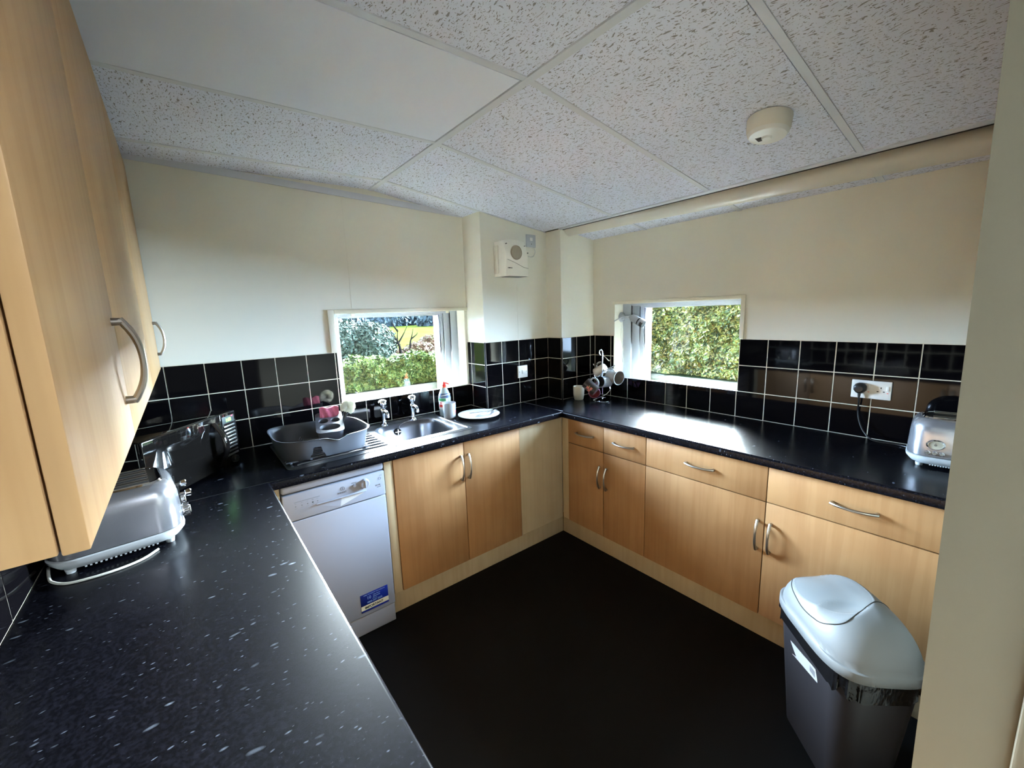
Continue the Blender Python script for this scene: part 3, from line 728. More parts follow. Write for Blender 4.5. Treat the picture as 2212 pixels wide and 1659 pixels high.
# ------------------------------------------------------------------ smoke detector
sx, sy = -.84, -1.862; szz = zc(sx)-.0035; sl = math.atan(.139)
t = thing('smoke_detector', 'round white smoke detector on the ceiling tile', 'smoke detector', (sx, sy, szz)); t.rotation_euler = (PI, sl, 0); t.scale = (1.14, 1.14, 1.14)
w = MB(); w.lathe([(0, 0), (.060, 0), (.061, .004), (.059, .034), (.056, .044)], 44); w.build('base', 'white_old', t)
w = MB(); w.lathe([(.056, .040), (.055, .046), (.050, .054), (.030, .058), (0, .059)], 44); w.build('cover', 'white_pl', t)
w = MB(); w.cyl((-.005, 0, .056), (-.005, 0, .064), .016, 20, .012); w.build('chamber', 'white_pl', t)
w = MB()
for k in range(6): w.box((.008+k*.0028-.02, -.026, .056), (.0094+k*.0028-.02, -.012, .0605))
w.box((-.018, -.028, .055), (.002, -.011, .0585)); w.build('vent_slots', 'dark_in', t)

# ------------------------------------------------------------------ fan heater on the pier, fused switch, flex
t = thing('fan_heater', 'cream wall-mounted fan heater with round grille, high on the corner pier', 'heater', (-.722, -.2105, 1.80))
def side_prof(z):                     # front depth from wall by height 0..0.225
    return -(.118-.030*max(0, (z-.13)/.095)**1.5)
w = MB(); rings = []
nz = 14
for i in range(nz+1):
    z = .225*i/nz; d = side_prof(z); arch = .0 if z < .205 else 0
    hw = .104-.006*(z/.225)
    rings.append([(x, y, z+(.012*(1-(x/hw)**2) if i > nz*.5 else 0)*(i-nz*.5)/(nz*.5)) for x, y in [(-hw, 0), (-hw, -.5*-d), (-hw, d+.014), (-hw+.006, d+.004), (-hw+.016, d), (-hw*.4, d-.003), (hw*.4, d-.003), (hw-.016, d), (hw-.006, d+.004), (hw, d+.014), (hw, .5*d), (hw, 0)]])
w.loft(rings); w.build('casing', 'heater', t)
gm = Matrix.Translation((-.01, -.1215, .150)) @ Matrix.Rotation(PI/2, 4, 'X')
w = MB(); w.lathe([(0, .0025), (.040, .0025), (.0415, .004), (.0455, .004), (.047, -.003)], 36, gm); w.k = 1
for k in range(-8, 9):
    h = math.sqrt(max(0, .040**2-(k*.0047)**2)); w.box((-.01+k*.0047-.0009, -.1258, .150-h), (-.01+k*.0047+.0009, -.122, .150+h))
w.build('grille', [mat('tan grille', lin(150, 140, 122), .6), mat('grille bars', lin(178, 170, 152), .6)], t)
w = MB(); w.tube([(-.085, -.1217, .105), (-.02, -.1222, .085), (.05, -.1222, .058), (.092, -.1212, .052)], .0012, 6); w.build('seam', 'grey_in', t)
for x, z, r in ((-.08, .205, .003), (.075, .198, .0025), (.088, .152, .0042)):
    MB().cyl((x, -.090-(.03 if z < .18 else .008), z), (x, -.106-(.018 if z < .18 else .006), z), r, 12).build('screw', 'inkdark', t)
w = MB(); w.box((-.07, -.117, -.0015), (.08, -.03, .001)); w.build('outlet', 'dark_in', t)
w = MB(); w.box((-.111, -.05, .02), (-.103, -.006, .20), .004); w.build('side_bracket', 'white_old', t)
text('badge', 'DIMPLEX', .0095, Matrix.Translation((-.066, -.1222, .048)) @ Matrix.Rotation(PI/2, 4, 'X'), 'inkdark', t, bold=.0003)
t = thing('fused_switch', 'small grey-white switch plate beside the heater, close under the ceiling', 'switch', (-.502, -.2105, 2.057))
MB().box((-.043, -.012, -.043), (.043, 0, .043), .003, None, 3).build('plate', 'lightgrey', t)
MB().box((-.012, -.015, .0), (.012, -.011, .022), .002).build('rocker', 'white_pl', t)
MB().cyl((0, -.0118, -.022), (0, -.0135, -.022), .004, 12).build('indicator', 'grey_in', t)
w = MB(); w.tube(cr([(-.475, -.2165, 2.013), (-.468, -.222, 1.985), (-.485, -.225, 1.955), (-.525, -.235, 1.944), (-.565, -.245, 1.950), (-.612, -.25, 1.96)], 8), .0032, 8)
tag(w.build('heater_cable', 'cable_w'), 'short looped white flex between the switch plate and the fan heater', 'cable')

# ------------------------------------------------------------------ sockets
def pinholes(w, T, s=1):
    w.box((-.002, -.0004, .008), (.002, .0006, .0155), 0, T)
    for x in (-.011, .011): w.box((x-.0035, -.0004, -.0075), (x+.0035, .0006, -.003), 0, T)
t = thing('light_switch', 'white single switch plate on the black tiles of the pier', 'switch', (-.619, -.2185, 1.139))
MB().box((-.044, -.011, -.044), (.044, 0, .044), .003, None, 3).build('plate', 'white_pl', t)
w = MB(); w.box((-.009, -.0145, -.016), (.009, -.0105, .016), .002); w.build('rocker', 'white_pl', t)
for x in (-.032, .032): MB().cyl((x, -.0108, 0), (x, -.0122, 0), .003, 10).build('screw', 'grey_in', t)
# double socket on the right wall
t = thing('double_socket', 'white double socket on the right-hand tiles with a black plug in it', 'socket', (-.008, -2.0625, 1.147), 0)
MB().box((-.011, -.0735, -.043), (0, .0735, .043), .003, None, 3).build('plate', 'white_pl', t)
w = MB(); TT2 = Matrix.Translation((-.0112, -.031, 0)) @ Matrix.Rotation(-PI/2, 4, 'Z')
TT3 = Matrix.Translation((-.0112, -.036, 0)) @ Matrix.Rotation(-PI/2, 4, 'Z'); pinholes(w, TT3); w.build('pin_holes', 'inkdark', t)
for y in (-.060, .008): MB().box((-.0145, y-.005, .0), (-.010, y+.005, .022), .0015).build('rocker', 'white_pl', t)
for y in (-.060, .008): MB().box((-.0118, y-.003, -.012), (-.0108, y+.003, -.009)).build('switch_mark', 'red_text', t)
t = thing('plug', 'black mains plug in the left half of the double socket', 'plug', (-.019, -2.0245, 1.152))
w = MB(); rg = []
for x, s in ((-.0, .9), (-.004, 1), (-.020, .98), (-.032, .82), (-.036, .6)):
    rg.append([(x, s*y, s*z) for y, z in [(.024, .010), (.017, .021), (.006, .026), (-.006, .026), (-.017, .021), (-.024, .010), (-.024, -.008), (-.015, -.020), (-.006, -.025), (.006, -.025), (.015, -.020), (.024, -.008)]])
w.loft(rg); w.build('body', 'black', t)
w = MB(); w.tube([(-.016, 0, -.02), (-.016, 0, -.035), (-.016, 0, -.044)], [.0065, .0055, .0042], 10); w.build('cord_grip', 'black', t)
w = MB(); w.tube(cr([(-.035, -2.0245, 1.11), (-.032, -2.026, 1.08), (-.022, -2.024, 1.04), (-.03, -2.035, .99), (-.045, -2.06, .945), (-.06, -2.10, .917), (-.055, -2.18, .9145), (-.08, -2.24, .9145)], 8), .0036, 8)
tag(w.build('toaster_cable', 'black'), 'black cable hanging from the plug down to the worktop', 'cable')

# ------------------------------------------------------------------ toasters
def rr_ring(hx, hy, r, z, n=7): return [(x, y, z) for x, y in rrect(0, 0, hx, hy, r, n)]
def toaster(name, label, loc, rz, hx, hy, H, slots, group=None):
    """long axis local x ; controls on the +x end ; rounded shell, black slotted top, pale ribbed base with feet"""
    t = thing(name, label, 'toaster', loc, rz)
    for sx_ in (-1, 1):
        for sy_ in (-1, 1):
            MB().cyl((sx_*(hx-.04), sy_*(hy-.035), 0), (sx_*(hx-.04), sy_*(hy-.035), .012), .010, 14, .012).build('foot', 'lightgrey', t)
    w = MB(); w.loft([rr_ring(hx-.026, hy-.026, .045, .010), rr_ring(hx-.012, hy-.012, .055, .016), rr_ring(hx+.002, hy+.002, .065, .034), rr_ring(hx+.004, hy+.004, .066, .044), rr_ring(hx, hy, .064, .046)])
    for k in range(16):
        x = -(hx-.07)+k*(2*hx-.14)/15
        for s_ in (-1, 1): w.box((x-.0022, s_*(hy-.020)-.004, .010), (x+.0022, s_*(hy-.020)+.004, .024))
    w.build('base', 'lightgrey', t)
    w = MB(); w.loft([rr_ring(hx-.002, hy-.002, .064, .0455), rr_ring(hx-.002, hy-.002, .064, .0485)], False, False); w.build('seam', 'blackmatt', t)
    w = MB(); rg = [rr_ring(hx, hy, .064, .0485), rr_ring(hx+.0015, hy+.0015, .066, .08), rr_ring(hx-.001, hy-.001, .064, H*.66)]
    for k in range(1, 8):
        a = k/7*PI/2; rg.append(rr_ring(hx-.001-.030*(1-math.cos(a)), hy-.001-.030*(1-math.cos(a)), .064-.02*(k/7), H*.66+(H*.34-.006)*math.sin(a)))
    w.loft(rg, False, False); w.build('shell', 'silverpaint', t)
    w = MB(); w.loft([rr_ring(hx-.031, hy-.031, .045, H-.007), rr_ring(hx-.035, hy-.035, .042, H-.001), rr_ring(hx-.041, hy-.041, .038, H-.0015), rr_ring(hx-.043, hy-.043, .037, H-.006)], False, True); w.build('rim', 'chrome', t)
    w = MB(); w.loft([rr_ring(hx-.042, hy-.042, .037, H-.006), rr_ring(hx-.044, hy-.044, .036, H-.003)], False, True)
    w.build('top_plate', 'black', t)
    for k in range(slots):
        y = (k-(slots-1)/2)*(2*(hy-.055)/max(1, slots-1)) if slots > 1 else 0
        w = MB(); w.box((-(hx-.065), y-.013, H-.0032), (hx-.065, y+.013, H-.0022)); w.k = 1
        for s_ in (-1, 1): w.tube([(-(hx-.062), y+s_*.0145, H-.001), (hx-.062, y+s_*.0145, H-.001)], .0016, 6)
        w.build('slot', ['blackmatt', 'steel'], t)
    return t
# long four-slot toaster on the foreground worktop, controls facing the room
T1 = toaster('toaster', 'long silver toaster with a white base on the foreground worktop, under the wall unit', (-2.747, -.862, ZW+.0005), math.radians(6), .145, .128, .196, 4)
def lever(t, x, y, z, d=(1, 0)):
    w = MB(); w.box((x-.002, y-.004, z-.03), (x+.002, y+.004, z+.03)); w.build('lever_slot', 'blackmatt', t)
    w = MB(); w.cyl((x, y, z), (x+.018, y, z), .005, 12); w.cyl((x+.014, y, z), (x+.030, y, z), .010, 18, .012, .002); w.build('lever', 'chrome', t)
for y, z in ((-.055, .125), (.055, .125)): lever(T1, .146, y, z)
for y in (-.055, .055):
    w = MB(); w.cyl((.145, y, .072), (.166, y, .072), .019, 26, .018, .003)
    for k in range(20): a_ = 2*PI*k/20; w.box((.150, -.0012, .0178), (.165, .0012, .0198), 0, Matrix.Translation((0, y, .072)) @ Matrix.Rotation(a_, 4, 'X'))
    w.build('browning_knob', 'chrome', T1)
    MB().cyl((.1655, y, .072), (.168, y, .072), .012, 20).build('knob_face', 'dial', T1)
w = MB(); w.tube(cr([(-2.66, -.985, ZW+.004), (-2.69, -1.02, ZW+.0036), (-2.735, -1.04, ZW+.0036), (-2.79, -1.045, ZW+.0036), (-2.84, -1.035, ZW+.0036), (-2.872, -1.0, ZW+.0036), (-2.885, -.955, ZW+.0036), (-2.895, -.90, ZW+.0036)], 8), .0034, 8)
tag(w.build('toaster_cable', 'cable_w'), 'white cable curled on the worktop in front of the long toaster', 'cable')
# retro two-slot toaster, right wall: long side towards the room
T3 = toaster('toaster', 'silver retro toaster with an oval dial, at the right edge beside the door frame', (-.215, -2.362, ZW+.0005), math.radians(-90+6), .125, .105, .198, 2)
# dial, buttons on the side facing the room (local -y is room side after rotation)
def fx(x, z, y=-.1065): return Matrix.Translation((x, y, z)) @ Matrix.Rotation(PI/2, 4, 'X')
w = MB(); w.lathe([(0, .0), (1, 0), (1.02, .003), (.86, .007), (.80, .004), (0, .004)], 36, fx(-.047, .098) @ Matrix.Diagonal((.026, .019, 1, 1))); w.build('dial_bezel', 'chrome', T3)
w = MB(); w.lathe([(0, .0045), (.78, .0045)], 32, fx(-.047, .098) @ Matrix.Diagonal((.026, .019, 1, 1)), True); w.k = 1
w.lathe([(0, .0055), (.0045, .005)], 16, fx(-.047, .098)); w.box((-.0475, -.1128, .098), (-.0465, -.1122, .108))
w.build('dial_face', ['dial', 'grey_in'], T3)
for k in (-1, 0, 1): 
    w = MB(); w.cyl((-.047+k*.019, -.1065, .064), (-.047+k*.019, -.1125, .064), .0065, 18, .0058, .001); w.lathe([(.0068, 0), (.0085, .001), (.0068, .002)], 18, fx(-.047+k*.019, .064)); w.build('button', 'chrome', T3)
w = MB(); w.box((.018, -.1085, .06), (.022, -.105, .135)); w.build('lever_slot', 'blackmatt', T3)
w = MB(); w.tube([(.020, -.104, .135), (.020, -.122, .134)], .004, 10); w.box((.010, -.134, .116), (.030, -.118, .142), .006, None, 3); w.build('lever', 'white_pl', T3)

# ------------------------------------------------------------------ microwave
mw = thing('microwave', 'black glossy microwave standing skewed in the corner behind the long toaster', 'microwave', (-2.530, -.416, ZW+.0), math.atan2(-.62, .785))
# local: +x = out of the front, y along the front (towards right = +y)
Wd, Dp, Hh = .50, .28, .247
w = MB(); w.box((-Dp, -Wd/2, .012), (-.012, Wd/2, Hh), .006, None, 3); w.build('casing', 'blackgloss', mw)
for x in (-.06, -Dp+.05):
    for y in (-.18, .18): MB().cyl((x, y, 0), (x, y, .014), .014, 14).build('foot', 'blackmatt', mw)
w = MB(); w.box((-.012, -Wd/2, .012), (0, .143, Hh), .004, None, 3); w.build('door', 'blackgloss', mw)
w = MB(); w.box((-.012, .1455, .012), (0, Wd/2, Hh), .004, None, 3); w.build('control_panel', 'blackgloss', mw)
w = MB(); 
hp = [(0.004+.042*(1-((2*i/14)-1)**2), .103, .030+.19*i/14) for i in range(15)]
w.tube(hp, .0165, 14, True, .42, (0, 1, 0)); w.build('handle', 'blackgloss', mw)
w = MB(); w.box((.0, .157, .200), (.0012, .237, .232), .0005); w.build('display', 'inkdark', mw)
Tm = Matrix.Translation((.0016, .197, .2075)) @ Matrix.Rotation(PI/2, 4, 'Z') @ Matrix.Rotation(PI/2, 4, 'X')
text('display_digits', '1:03', .021, Tm, 'green_led', mw, bold=.0006)
MB().box((.0012, .219, .226), (.002, .226, .230)).build('status_lamp', 'red_led', mw)
for i in range(9):
    z = .182-i*.0165
    MB().box((0, .161, z), (.0045, .233, z+.009), .002).build('button', 'steel', mw)
w = MB(); w.cyl((0, .197, .030), (.018, .197, .030), .017, 22, .015, .002); w.build('knob', 'black', mw)

# ------------------------------------------------------------------ draining rack and what stands in it
RK = (-2.042, -.315); rx, ry = .212, .195
t = thing('draining_rack', 'dark grey plastic draining rack standing on the sink drainer', 'dish rack', (RK[0], RK[1], ZW+.006))
n = 96
def sup(a, hx, hy, e=4.0):
    c_, s_ = math.cos(a), math.sin(a); r_ = (abs(c_/hx)**e+abs(s_/hy)**e)**(-1/e); return r_*c_, r_*s_
def rimz(x, y):
    z = .100
    if y < 0: z -= .020*math.exp(-((x-.035)/.032)**2)      # dip in the front rim
    z += .010*max(0, -x/rx)
    return z
w = MB(); th = .004
rings_o = []; rings_i = []
prof = [(0, .90), (.02, .915), (.25, .94), (.6, .965), (.93, .995), (1.0, 1.02), (1.0, 1.04)]
for f_, s_ in prof:
    rings_o.append([(x*s_, y*s_, .006+f_*(rimz(x, y)-.006)) for x, y in [sup(2*PI*k/n, rx, ry) for k in range(n)]])
rings_i = [[(x*(s_-.018), y*(s_-.018), .0095+f_*(rimz(x, y)-.0095)) for x, y in [sup(2*PI*k/n, rx, ry) for k in range(n)]] for f_, s_ in prof[:-1]]
allr = rings_o+rings_i[::-1]
vs = [p for r_ in allr for p in r_]; fs = []
for i in range(len(allr)-1):
    for k in range(n):
        l = (k+1) % n
        fs.append((i*n+k, i*n+l, (i+1)*n+l, (i+1)*n+k))
# arch opening in the front wall (front = -y), low down
def inarch(f):
    cx_ = sum(vs[i][0] for i in f)/4; cy_ = sum(vs[i][1] for i in f)/4; cz_ = sum(vs[i][2] for i in f)/4
    return cy_ < -.12 and abs(cx_+.055) < .046*(1-(cz_/.078)) and cz_ < .07
fs = [f for f in fs if not inarch(f)]
w.add(vs, fs); rk = w.build('tray', 'rackgrey', t, smooth=50); sd = rk.modifiers.new('s', 'SUBSURF'); sd.levels = 1; sd.render_levels = 1
w = MB()
for k in range(13):
    y = -.16+k*.0265; w.box((-.19, y-.004, .004), (.19, y+.004, .012), .001)
for k in range(5): w.box((-.17+k*.085-.005, -.168, .002), (-.17+k*.085+.005, .168, .008), .001)
w.build('slatted_floor', 'rackgrey', t)
for k in range(6):
    MB().tube([(-.085, -.11+k*.033, .010), (-.085, -.11+k*.033, .05), (-.078, -.11+k*.033, .062)], [.0035, .003, .0022], 8).build('plate_peg', 'rackgrey', t)
# white rim piece at the right end
w = MB(); w.tube(cr([(.10, .16, .110), (.17, .15, .104), (.205, .10, .100), (.214, 0, .099), (.212, -.12, .098)], 6), .0042, 8); w.build('rim_edge', 'rackgrey', t)
t = thing('cutlery_caddy', 'grey four-compartment cutlery caddy clipped inside the draining rack', 'cutlery holder', (-1.978, -.270, ZW+.020), math.radians(-13))
w = MB(); hx_, hy_, hz_ = .062, .118, .104
w.loft([rr_ring(hx_*.82, hy_*.82, .02, 0), rr_ring(hx_, hy_, .026, hz_)], True, False)
tilt = lambda mb: setattr(mb, 'v', [(x, y, z+.22*y*(z/.104)) for x, y, z in mb.v])
tilt(w); w.build('shell', 'rackgrey', t)
w = MB(); bm = bmesh.new()
L1 = [bm.verts.new(v) for v in rr_ring(hx_+.004, hy_+.004, .028, hz_)]
holes = [(0, .078, .048, .026), (-.028, .014, .023, .026), (.029, .014, .022, .026), (0, -.062, .048, .032)]
loops = [L1]
for (a_, b_, c_, d_) in holes: loops.append([bm.verts.new((x, y, hz_)) for x, y in rrect(a_, b_, c_, d_, min(c_, d_)*.95, 5)])
for L_ in loops:
    for k in range(len(L_)): bm.edges.new((L_[k], L_[(k+1) % len(L_)]))
bmesh.ops.triangle_fill(bm, use_beauty=True, use_dissolve=False, edges=bm.edges[:]); w.bm(bm)
for (a_, b_, c_, d_) in holes: w.loft([[(x, y, hz_) for x, y in rrect(a_, b_, c_, d_, min(c_, d_)*.95, 5)], [(x, y, hz_-.085) for x, y in rrect(a_, b_, c_*.9, d_*.9, min(c_, d_)*.85, 5)]], False, True)
tilt(w); w.build('divider', 'rackgrey', t)
# pink sponge cloth, folded, standing in the back compartment
w = MB(); nx = 14; vs = []; fs = []
for s_ in (0, 1):
    for j in range(7):
        for i in range(nx+1):
            x = -.048+.096*i/nx; z = .092*j/6; 
            y = .010*math.sin(PI*i/nx)*(1 if s_ else -1)*(.6+.4*(j/6))+.003*math.sin(i*1.3+j)
            vs.append((x, y, z+(.004*math.sin(i*.7) if j == 6 else 0)))
m_ = (nx+1)*7
for s_ in (0, 1):
    for j in range(6):
        for i in range(nx): q = s_*m_+j*(nx+1)+i; fs.append((q, q+1, q+nx+2, q+nx+1))
for i in range(nx): q = 6*(nx+1)+i; fs.append((q, q+1, m_+q+1, m_+q)); fs.append((i, i+1, m_+i+1, m_+i))
for j in range(6):
    for i in (0, nx): q = j*(nx+1)+i; fs.append((q, q+nx+1, m_+q+nx+1, m_+q))
w.add(vs, fs); o = w.build('sponge_cloth', 'pinkcloth'); o.location = (-1.955, -.194, ZW+.095); o.rotation_euler = (math.radians(4), 0, math.radians(-8))
tag(o, 'pink sponge cloth stuffed in the back of the grey cutlery caddy', 'cloth')
# washing-up brush
t = thing('dish_brush', 'dish brush with a round white bristle head leaning out of the caddy', 'brush', (-1.918, -.235, ZW+.065)); t.rotation_euler = (math.radians(-8), math.radians(27), 0)
w = MB(); w.tube([(0, 0, -.02), (0, 0, .03), (0, 0, .075), (0, .0, .092)], [.006, .008, .0095, .012], 12); w.build('handle', 'black', t)
w = MB()
for k in range(1500):
    a_ = random.random()*2*PI; ph = math.acos(1-1.75*random.random()); rr = .036+.006*random.random()
    d_ = Vector((math.sin(ph)*math.cos(a_), math.sin(ph)*math.sin(a_)*.62, math.cos(ph)*1.05)); c_ = Vector((0, 0, .125)); p_ = c_+d_*.008; q_ = c_+d_*rr
    s_ = d_.orthogonal().normalized()*.0007; s2 = d_.cross(s_).normalized()*.0007
    w.add([p_-s_, p_+s_, q_+s_*1.2, q_-s_*1.2], [(0, 1, 2, 3)]); w.add([p_-s2, p_+s2, q_+s2*1.2, q_-s2*1.2], [(0, 1, 2, 3)])
o = w.build('bristles', 'bristle', t, smooth=0); tag(o, kind='stuff')
MB().sphere((0, 0, .125), (.010, .008, .022)).build('bristle_core', 'bristle_mid', t)

# ------------------------------------------------------------------ cups, bottle, plate by the sink
def mug(name, label, T, r, H, m_out, m_in, flare=0.0, hs=1.0, ha=0, loc=None, group=None, base=.86, handle=True, hm=None):
    t = thing(name, label, 'mug', (0, 0, 0), 0, group); t.matrix_world = T
    w = MB(); th = .0035
    w.lathe([(0, .0), (r*base, 0), (r*base+.003, .003), (r*(base+1)/2+.001, H*.35), (r, H*.8), (r+flare, H-.001), (r+flare-.001, H+.0005), (r+flare-th+.0005, H)], 44)
    w.build('body', m_out, t)
    w = MB(); w.lathe([(r+flare-th+.0005, H), (r-th, H*.8), (r*(base+1)/2-th, H*.35), (r*base-th, .008), (0, .006)], 44); w.build('inside', m_in, t)
    if handle:
        hp = bez((r-.002, 0, H*.82), (r+.042*hs, 0, H*.95), (r+.036*hs, 0, H*.16), (r*.95, 0, H*.2), 16)
        Rz = Matrix.Rotation(ha, 4, 'Z'); hp = [Rz @ p for p in hp]
        MB().tube(hp, .0058, 10, True, .75, (0, 0, 1)).build('handle', hm or m_out, t)
    return t
mg = mug('mug', 'white mug with blue and red print, in front of the washing-up bottle', Matrix.Translation((-1.243, -.232, ZW+.0005)), .041, .100, 'ceramic', 'ceramic', .001, 1, math.radians(62))
w = MB()
def wrap(w, a0, a1, z0, z1, r, n=10):
    vs = []; 
    for i in range(n+1):
        a_ = math.radians(a0+(a1-a0)*i/n); vs += [(r*math.cos(a_), r*math.sin(a_), z0), (r*math.cos(a_), r*math.sin(a_), z1)]
    w.add(vs, [(2*i, 2*i+2, 2*i+3, 2*i+1) for i in range(n)])
for k in range(7): wrap(w, -62+k*7, -58+k*7, .074, .084, .0418, 3)
for k in range(5): wrap(w, -58+k*7, -54+k*7, .064, .071, .0415, 3)
wrap(w, -66, -20, .056, .059, .0413); w.k = 1
for k in range(6): wrap(w, -62+k*7, -57+k*7, .036+.001*k, .049, .0406, 3)
wrap(w, -60, -30, .029, .031, .0402)
w.build('print', ['inkblue', 'red_text'], mg, smooth=0)
# bottle
t = thing('washing_up_bottle', 'washing-up liquid bottle with a red pump cap, beside the sink', 'bottle', (-1.228, -.150, ZW+.0005), math.radians(-35))
def oval(hx, hy, z, n=32, dx=0): return [(dx+hx*math.cos(2*PI*k/n), hy*math.sin(2*PI*k/n), z) for k in range(n)]
w = MB(); w.loft([oval(.034, .024, 0), oval(.038, .027, .006), oval(.038, .027, .04), oval(.039, .028, .09), oval(.040, .028, .118), oval(.036, .026, .14), oval(.028, .022, .162), oval(.020, .018, .180), oval(.016, .016, .19)]); w.build('body', 'liquid', t)
w = MB(); w.lathe([(.0165, .178), (.017, .192), (.013, .194)], 24); w.build('collar', 'orange', t)
w = MB(); w.lathe([(0, .193), (.012, .193), (.014, .198), (.014, .204), (.008, .212), (.006, .226), (0, .228)], 22); w.tube([(0, 0, .216), (.02, 0, .214), (.034, 0, .206)], [.005, .0042, .003], 10); w.build('pump_cap', 'red', t)
w = MB()
def ovalband(w, z0, z1, a0, a1, hx0, hy0, hx1, hy1, n=16, tilt=0):
    vs = []
    for i in range(n+1):
        a_ = math.radians(a0+(a1-a0)*i/n); dz = tilt*math.cos(a_)
        vs += [(hx0*math.cos(a_), hy0*math.sin(a_), z0+dz), (hx1*math.cos(a_), hy1*math.sin(a_), z1+dz)]
    w.add(vs, [(2*i, 2*i+2, 2*i+3, 2*i+1) for i in range(n)])
ovalband(w, .122, .150, -180, 0, .0402, .0288, .0335, .0252); w.k = 1
ovalband(w, .135, .140, -175, -5, .0380, .0276, .0366, .0268, tilt=.006); ovalband(w, .046, .118, -165, -55, .0388, .0280, .0404, .0288)
w.k = 2; ovalband(w, .100, .118, -160, -75, .0398, .0287, .0407, .0291); w.k = 3
ovalband(w, .060, .078, -150, -82, .0394, .0285, .0397, .0287)
w.build('label', ['label_grey', 'label_white', 'label_green', 'red_text'], t)
text('lettering', 'Fairy', .016, Matrix.Translation((-.012, -.0302, .084)) @ Matrix.Rotation(PI/2, 4, 'X'), 'red_text', t, bold=.0004)
# plate with two knives
t = thing('plate', 'white dinner plate with cutlery on it, on the worktop right of the sink', 'plate', (-1.088, -.335, ZW+.0008))
w = MB(); w.lathe([(0, .004), (.070, .004), (.080, .006), (.098, .014), (.132, .019), (.134, .0185), (.134, .0165), (.100, .0105), (.082, .001), (.078, 0), (0, 0)], 64); o = w.build('dish', 'ceramic', t); 
MB().lathe([(.078, .0065), (.0805, .0072), (.083, .0075)], 64).build('well_ring', 'ceramic', t)
def knife(label, loc, rz, tilt, L=.20):
    k = thing('knife', label, 'knife', loc); k.rotation_euler = (0, tilt, rz)
    w = MB(); w.box((0, -.0042, -.0012), (L*.45, .0042, .0022), .0015, None, 3); w.build('handle', 'spoon', k)
    w = MB(); w.prism([(L*.45, -.004), (L*.95, -.0065), (L, .001), (L*.97, .0045), (L*.45, .0035)], -.0006, .0008); w.build('blade', 'spoon', k)
knife('table knife across the plate, its handle pointing to the corner', (-1.045+.085, -.315-.045, ZW+.023), math.radians(162), 0, .19)
knife('table knife lying lower on the plate, nearer the room', (-1.13, -.355, ZW+.0085), math.radians(8), math.radians(-4.5), .20)

# ------------------------------------------------------------------ mug tree in the corner
RV = Vector((.7854, -.6189, 0)); FV = Vector((.6189, .7854, 0)); UP = Vector((0, 0, 1)); TB = Vector((-.191, -.607, ZW))
def tp(px, pv, f=0): return TB+RV*((px-1301)*.00333)+UP*((865-pv)*.00333)+FV*f
t = thing('mug_tree', 'chrome wire mug tree in the corner by the right window', 'mug stand', tuple(TB))
def tw(pts, r, n=10): return [Vector(p)-TB for p in pts]
w = MB(); w.tube(tw([tp(1302, 864), tp(1301, 800), tp(1301, 764), tp(1300.5, 757), tp(1298, 753.5), tp(1295, 755), tp(1294, 760), tp(1296, 765)], 0), .0042, 10); w.build('pole', 'chrome', t)
for pts in ([tp(1301, 765), tp(1308, 771), tp(1315, 778), tp(1318, 774)], [tp(1302, 802), tp(1312, 794, -.02), tp(1320, 790, -.03), tp(1325, 787, -.03)], [tp(1301, 804), tp(1292, 809, -.02), tp(1283, 811, -.04), tp(1281, 806, -.04)], [tp(1301, 780), tp(1294, 786, .05), tp(1288, 790, .07), tp(1286, 787, .08)]):
    MB().tube(tw(cr(pts, 5), 0), .003, 8).build('arm', 'chrome', t)
for pts in ([tp(1316, 835, -.01), tp(1316, 841, -.02), tp(1306, 850, -.03), tp(1292, 857, -.02), tp(1282, 862.5, .0)], [tp(1282, 863.5), tp(1289, 865.5, -.05), tp(1301, 864.8, -.07), tp(1313, 864, -.05), tp(1320, 861.5, .0)], [tp(1295, 858, .05), tp(1302, 861.5, .06), tp(1312, 862, .05)]):
    q_ = [Vector(p) for p in cr(pts, 5)]
    for p in q_: p.z = max(p.z, ZW+.0035)
    MB().tube(tw(q_, 0), .0032, 8).build('foot_wire', 'chrome', t)
MB().sphere(tuple(Vector(tp(1290, 863.3, -.05))-TB), .0065).build('foot_ball', 'chrome', t)
def aim(origin, axis, side):
    z_ = Vector(axis).normalized(); x_ = Vector(side); x_ = (x_-z_*x_.dot(z_)).normalized(); y_ = z_.cross(x_)
    Mx = Matrix((x_, y_, z_)).transposed().to_4x4(); return Matrix.Translation(origin) @ Mx
def hang(label, c, axis, side, r, H, mo, mi, **kw):
    """c = centre of the mug body, axis = towards its mouth, side = towards the handle"""
    ax = Vector(axis).normalized(); return mug('mug', label, aim(c-ax*(H/2), axis, side), r, H, mo, mi, group=None, **kw)
hang('large white mug with a grey inside, hanging on the right of the mug tree', tp(1325, 812, -.015), -FV*1.0+RV*.62-UP*.10, -RV*.7+UP*.9, .051, .098, 'ceramic', 'grey_in', base=.8, flare=.001)
hang('pale blue mug with a dark inside hanging in the middle of the mug tree', tp(1304, 822, -.03), -RV*.85-FV*.55+UP*.12, UP*1-RV*.2, .041, .088, 'greyblue', 'dark_in', base=.82)
hang('dark patterned mug with a grey handle hanging left on the mug tree', tp(1271, 829, -.085), -RV*.62+UP*.55+FV*.38, RV*.6+UP*1.0, .038, .096, 'dark_in', 'grey_in', base=.92, hm='lightgrey')
hang('pink mug with a dusty red inside hanging lowest on the mug tree', tp(1281, 840, -.015), -FV*.92-UP*.42, UP*1+RV*.4, .042, .080, 'pink', 'red_in', base=.85)
hang('cream mug with a big white handle hanging at the back of the mug tree', tp(1300, 800, .045), -RV*.6-UP*.5+FV*.5, RV*.6+UP*1.0, .037, .085, 'cream_cer', 'cream_cer', base=.85, hs=1.35, hm='ceramic')
